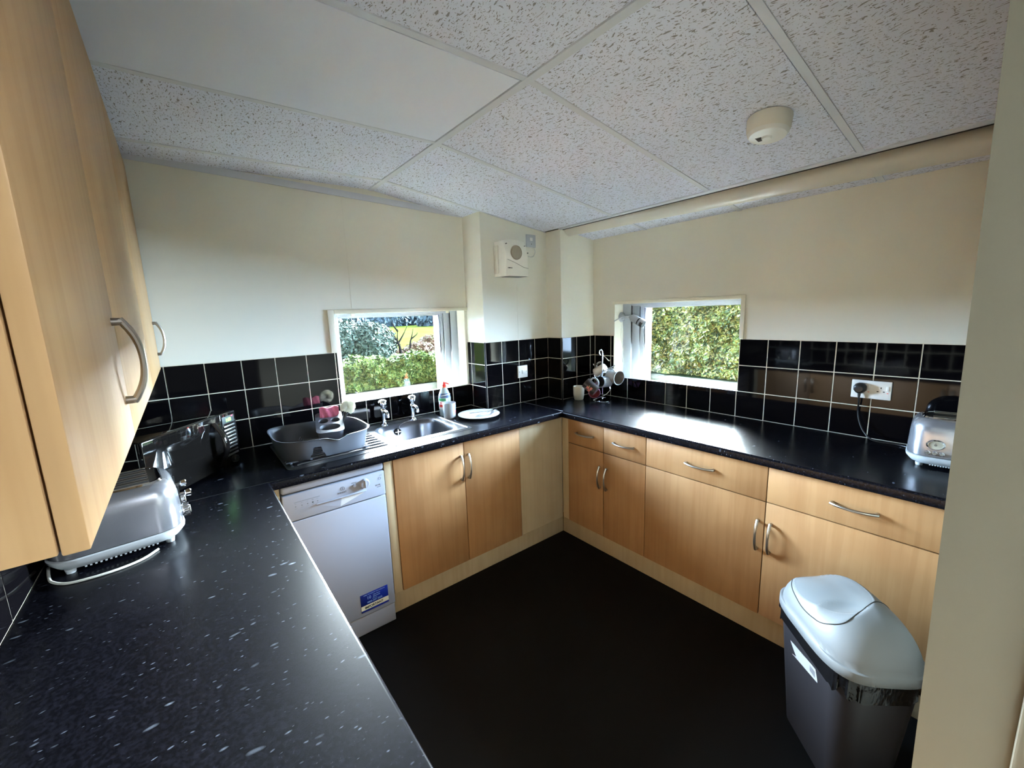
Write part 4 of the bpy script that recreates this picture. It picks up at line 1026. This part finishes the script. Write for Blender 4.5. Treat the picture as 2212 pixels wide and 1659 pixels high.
# print on the dark mug
dm = [o for o in bpy.data.objects if o.name.startswith('mug') and 'dark patterned' in str(o.get('label', ''))][0]
w = MB()
for (a0, a1, z0, z1, k) in ((-150, -118, .030, .050, 0), (-128, -100, .045, .066, 0), (-115, -85, .025, .040, 0), (-160, -140, .055, .060, 1), (-140, -128, .060, .078, 1), (-100, -80, .050, .054, 2), (-170, -150, .068, .082, 1)):
    w.k = k; wrap(w, a0, a1, z0, z1, .0388, 6)
    w.k = k; wrap(w, a0+180, a1+180, z0, z1, .0388, 6)
w.build('print', [mat('pink transfer', lin(206, 130, 124), .4), mat('grey transfer', lin(140, 138, 150), .4), mat('yellow transfer', lin(200, 180, 80), .4)], dm, smooth=0)
# cup standing left of the tree
cup = thing('cup', 'beige handleless cup standing left of the mug tree', 'cup', (-.272, -.452, ZW+.0005))
w = MB(); w.lathe([(0, 0), (.030, 0), (.034, .004), (.0395, .035), (.041, .07), (.0415, .098), (.040, .1), (.0385, .098), (.0375, .07), (.035, .035), (.030, .008), (0, .006)], 40); w.build('body', 'cream_cer', cup)

# ------------------------------------------------------------------ camera in the window reveal
t = thing('security_camera', 'white bullet security camera with black bands, fixed to the side of the right window', 'security camera', (.078, -.5635, 1.502))
t.scale = (1.22, 1.22, 1.22)
w = MB(); w.cyl((0, 0, 0), (0, -.012, 0), .031, 28, .029, .003); w.cyl((0, -.010, 0), (0, -.024, -.002), .020, 24, .012, .002); w.build('mount', 'cam_white', t)
def ipt(px, pv, x):        # point on the vertical plane y = const hit by image ray is not needed: placed by hand
    return None
bd = Vector((.10, -.86, -.50)).normalized()
j0 = Vector((.004, -.022, -.003)); j1 = j0+Vector((-.012, -.050, .006)); j2 = j1+Vector((-.004, -.022, -.008))
w = MB(); w.tube(cr([tuple(j0), tuple(j0+Vector((-.004, -.02, .004))), tuple(j1), tuple(j2)], 5), [.0085]*16, 12); w.sphere(tuple(j1), .012); w.build('arm', 'cam_white', t)
Tb = Matrix.Translation(j2) @ Vector(bd).to_track_quat('Z', 'Y').to_matrix().to_4x4()
w = MB(); w.lathe([(0, -.012), (.018, -.012), (.021, -.008), (.0235, .0), (.0235, .040)], 30, Tb); w.lathe([(.0238, .048), (.0238, .060)], 30, Tb); w.build('body', 'cam_white', t)
w = MB(); w.lathe([(.0232, .040), (.0226, .042), (.0226, .046), (.0232, .048)], 30, Tb); w.lathe([(.0228, .060), (.0228, .074), (.020, .078), (0, .078)], 30, Tb); w.build('bands_and_lens', 'black', t)
w = MB(); vs = []
for i in range(11):
    a_ = PI*.12+PI*.76*i/10
    for z_ in (.054, .088-.012*abs(i-5)/5): vs.append((.0262*math.cos(a_), .0262*math.sin(a_), z_))
for i in range(11):
    a_ = PI*.12+PI*.76*i/10
    for z_ in (.054, .088-.012*abs(i-5)/5): vs.append((.0246*math.cos(a_), .0246*math.sin(a_), z_))
fs = [(2*i, 2*i+2, 2*i+3, 2*i+1) for i in range(10)]+[(22+2*i, 23+2*i, 25+2*i, 24+2*i) for i in range(10)]+[(2*i+1, 2*i+3, 25+2*i, 23+2*i) for i in range(10)]
w.add(vs, fs, Tb); w.build('sun_visor', 'cam_white', t)
w = MB(); w.tube([tuple(j2+Vector((-.01, -.006, .016))), (-.05, -.040, .002), (-.093, -.018, -.022)], [.0035, .0042, .003], 8, True, .6); w.build('antenna', 'cam_white', t)
w = MB(); w.tube(cr([(.078, -.570, 1.480), (.070, -.572, 1.42), (.066, -.574, 1.34), (.085, -.575, 1.26), (.072, -.575, 1.20), (.09, -.575, 1.14), (.08, -.576, 1.075)], 8), .0017, 6)
tag(w.build('camera_cable', 'cable_w'), 'thin white cable dangling below the security camera', 'cable')
w = MB(); w.tube(cr([(.086, -.570, 1.480), (.092, -.572, 1.40), (.100, -.574, 1.30), (.088, -.575, 1.22), (.098, -.575, 1.15), (.104, -.575, 1.09)], 8), .0014, 6)
tag(w.build('camera_cable', 'cable_w'), 'second thin wire beside the camera cable, nearer the window frame', 'cable')

# ------------------------------------------------------------------ swing bin
bn = thing('swing_bin', 'dark grey swing bin with a light grey lid, by the right cabinets', 'bin', (-.928, -2.231, 0), math.atan2(.714, .70))
# local x = long axis (towards the corner of the room), local y = short axis
def brr(hx, hy, r, z, n=7): return [(x, y, z) for x, y in rrect(0, 0, hx, hy, r, n)]
w = MB(); w.loft([brr(.150, .085, .045, 0), brr(.152, .087, .047, .004), brr(.188, .123, .062, .470), brr(.190, .125, .062, .478), brr(.186, .121, .06, .478), brr(.150, .085, .045, .012)], True, True); w.build('body', 'darkgrey', bn)
# liner: folded over the rim, wavy
w = MB(); n = 140; vs = []
loops = []
base = rrect(0, 0, .1915, .1265, .063, 34)
for j, zz in enumerate((.484, .476, .462, .447, .436)):
    lp = []
    for k, (x, y) in enumerate(base):
        f_ = .0015+.0045*max(0, math.sin(k*.61)+.6*math.sin(k*1.37+1))*(j/4)
        ng = max(0, -x/.19)+.5*max(0, y/.12); dz = (-.012*math.sin(k*.21+.6)-.010*math.sin(k*.47)-.022*ng)*(j/4)
        l_ = math.hypot(x, y); lp.append((x*(1+f_/l_)-x*(j/4)*.012, y*(1+f_/l_)-y*(j/4)*.012, zz+dz))
    loops.append(lp)
w.loft(loops, False, False); w.build('liner', 'liner', bn)
# lid: rim band then dome with a dished flap
lx, ly = .203, .140
def lidh(x, y):
    u_ = x/lx; v_ = y/ly
    rr_ = (abs(u_)**3+abs(v_)**3)**(1/3)
    h_ = .130*(1-rr_**2.6)**.62 if rr_ < 1 else 0
    h_ -= .020*max(0, v_+.2)*(1-rr_) if rr_ < 1 else 0
    d_ = math.hypot((x-.052)/.135, (y-.022)/.095)      # dished flap, flat bottomed
    if d_ < 1: h_ -= .024*(1-d_**3)
    q_ = math.hypot((x+.055)/.045, (y-.06)/.07)        # hollow where the flap meets the shoulder
    if q_ < 1: h_ -= .012*(1-q_*q_)
    return h_
NX, NY = 60, 44; w = MB(); vs = []; fs = []
for i in range(NX+1):
    r_ = i/NX
    for k in range(96):
        a_ = 2*PI*k/96; x, y = sup(a_, lx, ly, 3.6); x *= r_; y *= r_; vs.append((x, y, .500+lidh(x, y)))
for i in range(NX):
    for k in range(96):
        l = (k+1) % 96; fs.append((i*96+k, i*96+l, (i+1)*96+l, (i+1)*96+k))
w.add(vs, fs)
e_ = [sup(2*PI*k/96, lx, ly, 3.6) for k in range(96)]
w.loft([[(x, y, .500) for x, y in e_], [(x*1.018, y*1.018, .498) for x, y in e_], [(x*1.022, y*1.022, .470) for x, y in e_], [(x*1.008, y*1.008, .468) for x, y in e_]], False, False)
o = w.build('lid', 'lidgrey', bn, smooth=60)
# seam of the swinging flap
sm = cr([(.175, .075, 0), (.112, .112, 0), (.045, .126, 0), (-.015, .127, 0), (-.06, .120, 0), (-.090, .105, 0), (-.104, .085, 0), (-.102, .062, 0), (-.085, .03, 0), (-.068, .0, 0), (-.045, -.045, 0), (-.028, -.09, 0), (-.02, -.125, 0)], 6)
sm = [(p_.x, p_.y, .5+lidh(p_.x, p_.y)+.0002) for p_ in sm]
MB().tube(sm, .0017, 6).build('flap_seam', 'blackmatt', bn)
w = MB(); w.lathe([(0, 0), (1, 0)], 40, Matrix.Identity(4))
vs = []; fs = []
for i in range(13):
    for k in range(48):
        a_ = 2*PI*k/48; x = .052+.130*(i/12)*math.cos(a_); y = .022+.0915*(i/12)*math.sin(a_); vs.append((x, y, .5+lidh(x, y)+.0012-(.0012 if i == 12 else 0)))
for i in range(12):
    for k in range(48): l = (k+1) % 48; fs.append((i*48+k, i*48+l, (i+1)*48+l, (i+1)*48+k))
w = MB(); w.add(vs, fs); w.build('flap', 'lightgrey_gloss', bn, smooth=80)
# paper label on the long side facing the camera
LT = lambda x, z: (x, .0870+(z/.478)*.0365+.0006, z)
w = MB(); lb = [(.105, .385), (.11, .365), (.122, .368), (.128, .358), (.095, .352), (-.02, .352), (-.02, .392), (.03, .392)]
w = MB(); w.add([LT(.088, .362), LT(.062, .338), LT(.050, .330), LT(.062, .322), LT(.078, .316), LT(-.072, .343), LT(-.060, .384)], [(0, 1, 6), (1, 2, 6), (2, 5, 6), (2, 3, 5), (3, 4, 5)])
w.add([(p[0], p[1]+.0004, p[2]) for p in [LT(.088, .362), LT(.062, .338), LT(.050, .330), LT(.062, .322), LT(.078, .316), LT(-.072, .343), LT(-.060, .384)]], [(6, 1, 0), (6, 2, 1), (6, 5, 2), (5, 3, 2), (5, 4, 3)])
lbo = w.build('paper_label', mat('paper label', lin(150, 154, 160), .6), bn, smooth=0)
w = MB()
for k in range(9): w.add([LT(-.030-k*.0032, .349), LT(-.0316-k*.0032, .349), LT(-.0316-k*.0032, .372), LT(-.030-k*.0032, .372)], [(0, 1, 2, 3)])
w.v = [(a_, b_+.0008, c_) for a_, b_, c_ in w.v]; w.build('barcode', 'ink', bn, smooth=0)
SKY, SUN, SUNDIR, HALL_FILL, EXPO, GLOW = 66.0, .2, (-.55, -.45, .62), 24.0, 3.8, (.66, .72, .18)
# ------------------------------------------------------------------ outside
from mathutils import noise as mnoise
GZ = -.62
def ground_z(x, y): return GZ
w = MB(); w.box((-30, .30, GZ-.1), (14.2, 10.9, GZ)); w.box((.32, -30, GZ-.1), (14.2, .30, GZ))
tag(w.build('lawn', mat('sunlit lawn', lin(12, 18, 8), 1, spec=0, var=(26, lin(24, 28, 17), .4, .6), bump=(60, .6, .03)), smooth=0), 'pale sunlit lawn outside both kitchen windows', 'lawn', kind='stuff')
def leafcloud(name, m, pts, size, parent=None, flat=.9):
    """many small folded leaves round the given points"""
    vs = []; fs = []
    rnd = random.random
    for (px, py, pz, nx, ny, nz) in pts:
        s = size*(.6+.8*rnd())
        nrm = Vector((nx+(rnd()-.5)*1.6, ny+(rnd()-.5)*1.6, nz+(rnd()-.3)*1.4)).normalized()
        t = Vector((rnd()-.5, rnd()-.5, rnd()-.5)); t = (t-nrm*t.dot(nrm)).normalized(); b = nrm.cross(t)
        c = Vector((px, py, pz)); i = len(vs)
        vs += [c-t*s, c+b*s*.42+nrm*s*.12, c+t*s, c-b*s*.42+nrm*s*.12]
        fs += [(i, i+1, i+2), (i, i+2, i+3)]
    me = bpy.data.meshes.new(name); me.from_pydata([tuple(v) for v in vs], [], fs); me.materials.append(m)
    o = bpy.data.objects.new(name, me); COL.objects.link(o)
    if parent: o.parent = parent
    return o
def hedge_pts(n, p0, p1, h0, h1, depth, nrm):
    out = []; p0 = Vector(p0); p1 = Vector(p1); nv = Vector((*nrm, 0))
    for _ in range(n):
        t = random.random(); base = p0.lerp(p1, t); top = random.random() < .25
        H = h0+(h1-h0)*t + .07*math.sin(t*37)+.05*math.sin(t*91)
        if top: d = random.random()*depth; q = base-nv*d; out.append((q.x, q.y, GZ+H+(random.random()-.5)*.14, 0, 0, 1))
        else:
            zz = random.random()*H; nz_ = mnoise.noise(Vector((base.x*1.3, base.y*1.3, zz*1.8)))*.22+mnoise.noise(Vector((base.x*4, base.y*4, zz*4.5)))*.12; q = base+nv*(nz_+random.random()*.08-.04); out.append((q.x, q.y, GZ+zz, nv.x, nv.y, .35))
    return out
lm1 = leaf_mat('sunlit laurel leaves', [lin(30, 44, 16), lin(50, 68, 26), lin(74, 92, 38), lin(98, 112, 62)])
lm2 = leaf_mat('tall hedge leaves', [lin(26, 36, 18), lin(46, 58, 24), lin(68, 80, 32), lin(94, 94, 40), lin(104, 112, 78)])
h = thing('hedge', 'low bright green hedge beyond the lawn, seen through the sink window', 'hedge', (3, 10.2, GZ))
core = mat('hedge core', lin(70, 88, 36), .95)
R_(MB().box((-6, 10.15, GZ), (9.6, 11.0, GZ+.80)).build('core', core, smooth=0), h)
R_(leafcloud('foliage', lm1, hedge_pts(26000, (-2, 10, 0), (8, 10, 0), .92, .80, .9, (0, -1)), .075), h)
h = thing('hedge', 'tall leafy hedge filling the view of the right window', 'hedge', (10.5, 3, GZ))
R_(MB().box((10.35, -3.0, GZ), (11.2, 9.4, GZ+2.35)).build('core', core, smooth=0), h)
R_(leafcloud('foliage', lm2, hedge_pts(30000, (10.2, 0, 0), (10.2, 8.2, 0), 2.6, 2.5, .9, (-1, 0)), .085), h)
# far field and hill
w = MB(); w.add([(-60, 11, GZ-.3), (80, 11, GZ-.3), (160, 90, .45), (-60, 90, .45), (190, 150, 1.5), (-60, 150, 1.5)], [(0, 1, 2, 3), (3, 2, 4, 5)])
tag(w.build('field', mat('pale field', lin(38, 46, 16), 1, spec=0, var=(.6, lin(46, 50, 24), .4, .7)), smooth=0), 'pale green field sloping up beyond the low hedge', 'field', kind='stuff')
lm3 = leaf_mat('grey green scrub', [lin(34, 46, 40), lin(52, 64, 56), lin(74, 84, 76)])
lm4 = leaf_mat('rusty scrub', [lin(64, 42, 34), lin(82, 58, 44), lin(72, 72, 46)])
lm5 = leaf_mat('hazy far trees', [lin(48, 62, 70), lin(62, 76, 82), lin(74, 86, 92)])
def blob(n, c, r):
    out = []
    for _ in range(n):
        v = Vector((random.gauss(0, 1), random.gauss(0, 1), random.gauss(0, 1))).normalized(); k = .75+.3*random.random()
        out.append((c[0]+v.x*r[0]*k, c[1]+v.y*r[1]*k, c[2]+v.z*r[2]*k, v.x, v.y, v.z))
    return out
def bush(label, m, blobs, size, n):
    b = thing('bush', label, 'bush', (blobs[0][0][0], blobs[0][0][1], GZ)); pts = []
    for c, r in blobs: pts += blob(n, c, r)
    R_(leafcloud('foliage', m, pts, size), b)
    for c, r in blobs: R_(MB().cyl((c[0], c[1], GZ-.3), (c[0], c[1], c[2]), .06, 8).build('stem', 'soil'), b)
bush('large grey-green bush behind the low hedge, left of the bare trunks', lm3, [((3.0, 16.5, .5), (1.3, 1, 1.0)), ((4.2, 16.2, .35), (1.1, 1, 1.0)), ((2.2, 16.8, .3), (1.0, 1, 1.0))], .10, 5200)
bush('rusty brown shrub behind the low hedge at the right edge of the sink window', lm4, [((6.5, 16.0, -.15), (.9, .7, .5)), ((7.3, 16.5, .1), (.6, .6, .5)), ((5.4, 16.1, -.3), (.5, .5, .35))], .07, 2200)
def tree(label, x, y, pts_list, r):
    t = thing('tree', label, 'tree', (x, y, GZ)); w = MB()
    for k, pts in enumerate(pts_list): w.tube(cr(pts, 4), [max(.012, r*(1-i/(4*(len(pts)-1)+1))*(1 if k == 0 else .5)) for i in range(4*(len(pts)-1)+1)], 7)
    R_(w.build('trunk', mat('bark', lin(24, 20, 20), 1, spec=0)), t)
tree('bare crooked tree with forked branches beyond the low hedge', 5.35, 15.6, [[(5.35, 15.6, GZ-.3), (5.3, 15.6, .1), (5.2, 15.6, .5), (5.25, 15.6, 1.0)], [(5.25, 15.6, .4), (5.5, 15.6, .75), (5.7, 15.6, 1.1)], [(5.2, 15.6, .5), (4.9, 15.6, .8), (4.7, 15.6, 1.15)], [(5.3, 15.6, .3), (4.95, 15.6, .45), (4.7, 15.6, .4)], [(5.25, 15.6, .9), (5.05, 15.6, 1.2), (5.0, 15.6, 1.4)]], .09)
tree('slim bare trunk standing just right of the crooked tree', 5.95, 15.8, [[(5.95, 15.8, GZ-.3), (5.9, 15.8, .2), (6.0, 15.8, .6), (6.1, 15.8, 1.0)], [(5.95, 15.8, .5), (6.25, 15.8, .7), (6.3, 15.8, .8)]], .07)
for k, (x, y, rx, rz) in enumerate([(14, 62, 6, 2.2), (24, 66, 7, 2.5), (34, 60, 6, 2.4), (44, 62, 7, 2.6), (6, 60, 6, 2.0)]):
    b = thing('tree', ['hazy blue tree at the far edge of the field'][0], 'tree', (x, y, -.5), 0, 'hazy trees along the far edge of the field')
    R_(leafcloud('foliage', lm5, blob(2600, (x, y, .6), (rx, 2, rz)), .55), b)
w = MB(); w.add([(-60, 150, 0), (190, 150, 0), (190, 170, 6), (-60, 170, 5)], [(0, 1, 2, 3)])
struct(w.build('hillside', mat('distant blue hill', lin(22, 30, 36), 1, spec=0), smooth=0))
for o in list(COL.objects):
    if o.name.startswith('hillside'): 
        tag(o, 'distant blue-green hillside on the horizon', 'hill'); o['kind'] = 'stuff'

# ------------------------------------------------------------------ light
wd = bpy.data.worlds.new('sky'); SC.world = wd; wd.use_nodes = True; nt = wd.node_tree; bg = nt.nodes['Background']
tc = N(nt, 'ShaderNodeTexCoord'); L = nt.links.new
dn = N(nt, 'ShaderNodeVectorMath', operation='DOT_PRODUCT'); L(tc.outputs['Generated'], dn.inputs[0]); dn.inputs[1].default_value = Vector(GLOW).normalized()
mr = N(nt, 'ShaderNodeMapRange'); mr.inputs[1].default_value = -.15; mr.inputs[2].default_value = 1; L(dn.outputs['Value'], mr.inputs[0])
cr_ = N(nt, 'ShaderNodeValToRGB'); e = cr_.color_ramp.elements; e[0].position = 0; e[0].color = (.012, .016, .022, 1); e[1].position = .8; e[1].color = (.80, .91, 1, 1)
x_ = e.new(.40); x_.color = (.10, .14, .20, 1); x_ = e.new(.6); x_.color = (.46, .62, .80, 1); L(mr.outputs[0], cr_.inputs[0])
sp = N(nt, 'ShaderNodeSeparateXYZ'); L(tc.outputs['Generated'], sp.inputs[0])
mz = N(nt, 'ShaderNodeMapRange'); mz.inputs[1].default_value = .22; mz.inputs[2].default_value = .72; mz.inputs[3].default_value = 1; mz.inputs[4].default_value = .025; L(sp.outputs[2], mz.inputs[0])
ml = N(nt, 'ShaderNodeVectorMath', operation='SCALE'); L(cr_.outputs['Color'], ml.inputs[0]); L(mz.outputs[0], ml.inputs['Scale'])
L(ml.outputs[0], bg.inputs['Color']); bg.inputs['Strength'].default_value = SKY
sun = bpy.data.lights.new('sun', 'SUN'); so = bpy.data.objects.new('sun', sun); COL.objects.link(so)
sun.energy = SUN; sun.angle = math.radians(1.5); sun.color = (1, .95, .86)
so.rotation_euler = Vector(SUNDIR).to_track_quat('Z', 'Y').to_euler()
for nm, loc, rot, sx, sy in (('sky_portal', (-1.39, .20, 1.32), (-PI/2, 0, 0), .9, .6), ('sky_portal', (.20, -1.01, 1.32), (0, PI/2, 0), .6, .9)):
    l = bpy.data.lights.new(nm, 'AREA'); l.shape = 'RECTANGLE'; l.size = sx; l.size_y = sy; l.cycles.is_portal = True
    q = bpy.data.objects.new(nm, l); COL.objects.link(q); q.location = loc; q.rotation_euler = rot
# added fill light for the room, shaped as a panel in the unseen hall
t = thing('hall_fill_light', 'added square fill light panel in the unseen hall behind the doorway', 'light', (-1.2, -4.3, 2.2))
R_(MB().box((-1.5, -4.6, 2.19), (-.9, -4.0, 2.215), .004).build('frame', 'tbar'), t)
R_(MB().box((-1.47, -4.57, 2.182), (-.93, -4.03, 2.191)).build('diffuser', mat('fill light surface', (1, 1, 1, 1), .5, emit=((.86, .94, 1, 1), HALL_FILL)), smooth=0), t)
SC.view_settings.view_transform = 'Standard'; SC.view_settings.look = 'None'; SC.view_settings.exposure = EXPO; SC.view_settings.gamma = 1
try: SC.view_settings.use_curve_mapping = False
except Exception: pass
SC.cycles.use_denoising = True
SC.cycles.max_bounces = 14; SC.cycles.diffuse_bounces = 8; SC.cycles.glossy_bounces = 6; SC.cycles.transparent_max_bounces = 12
SC.cycles.sample_clamp_indirect = 8
SC.cycles.caustics_reflective = False; SC.cycles.caustics_refractive = False
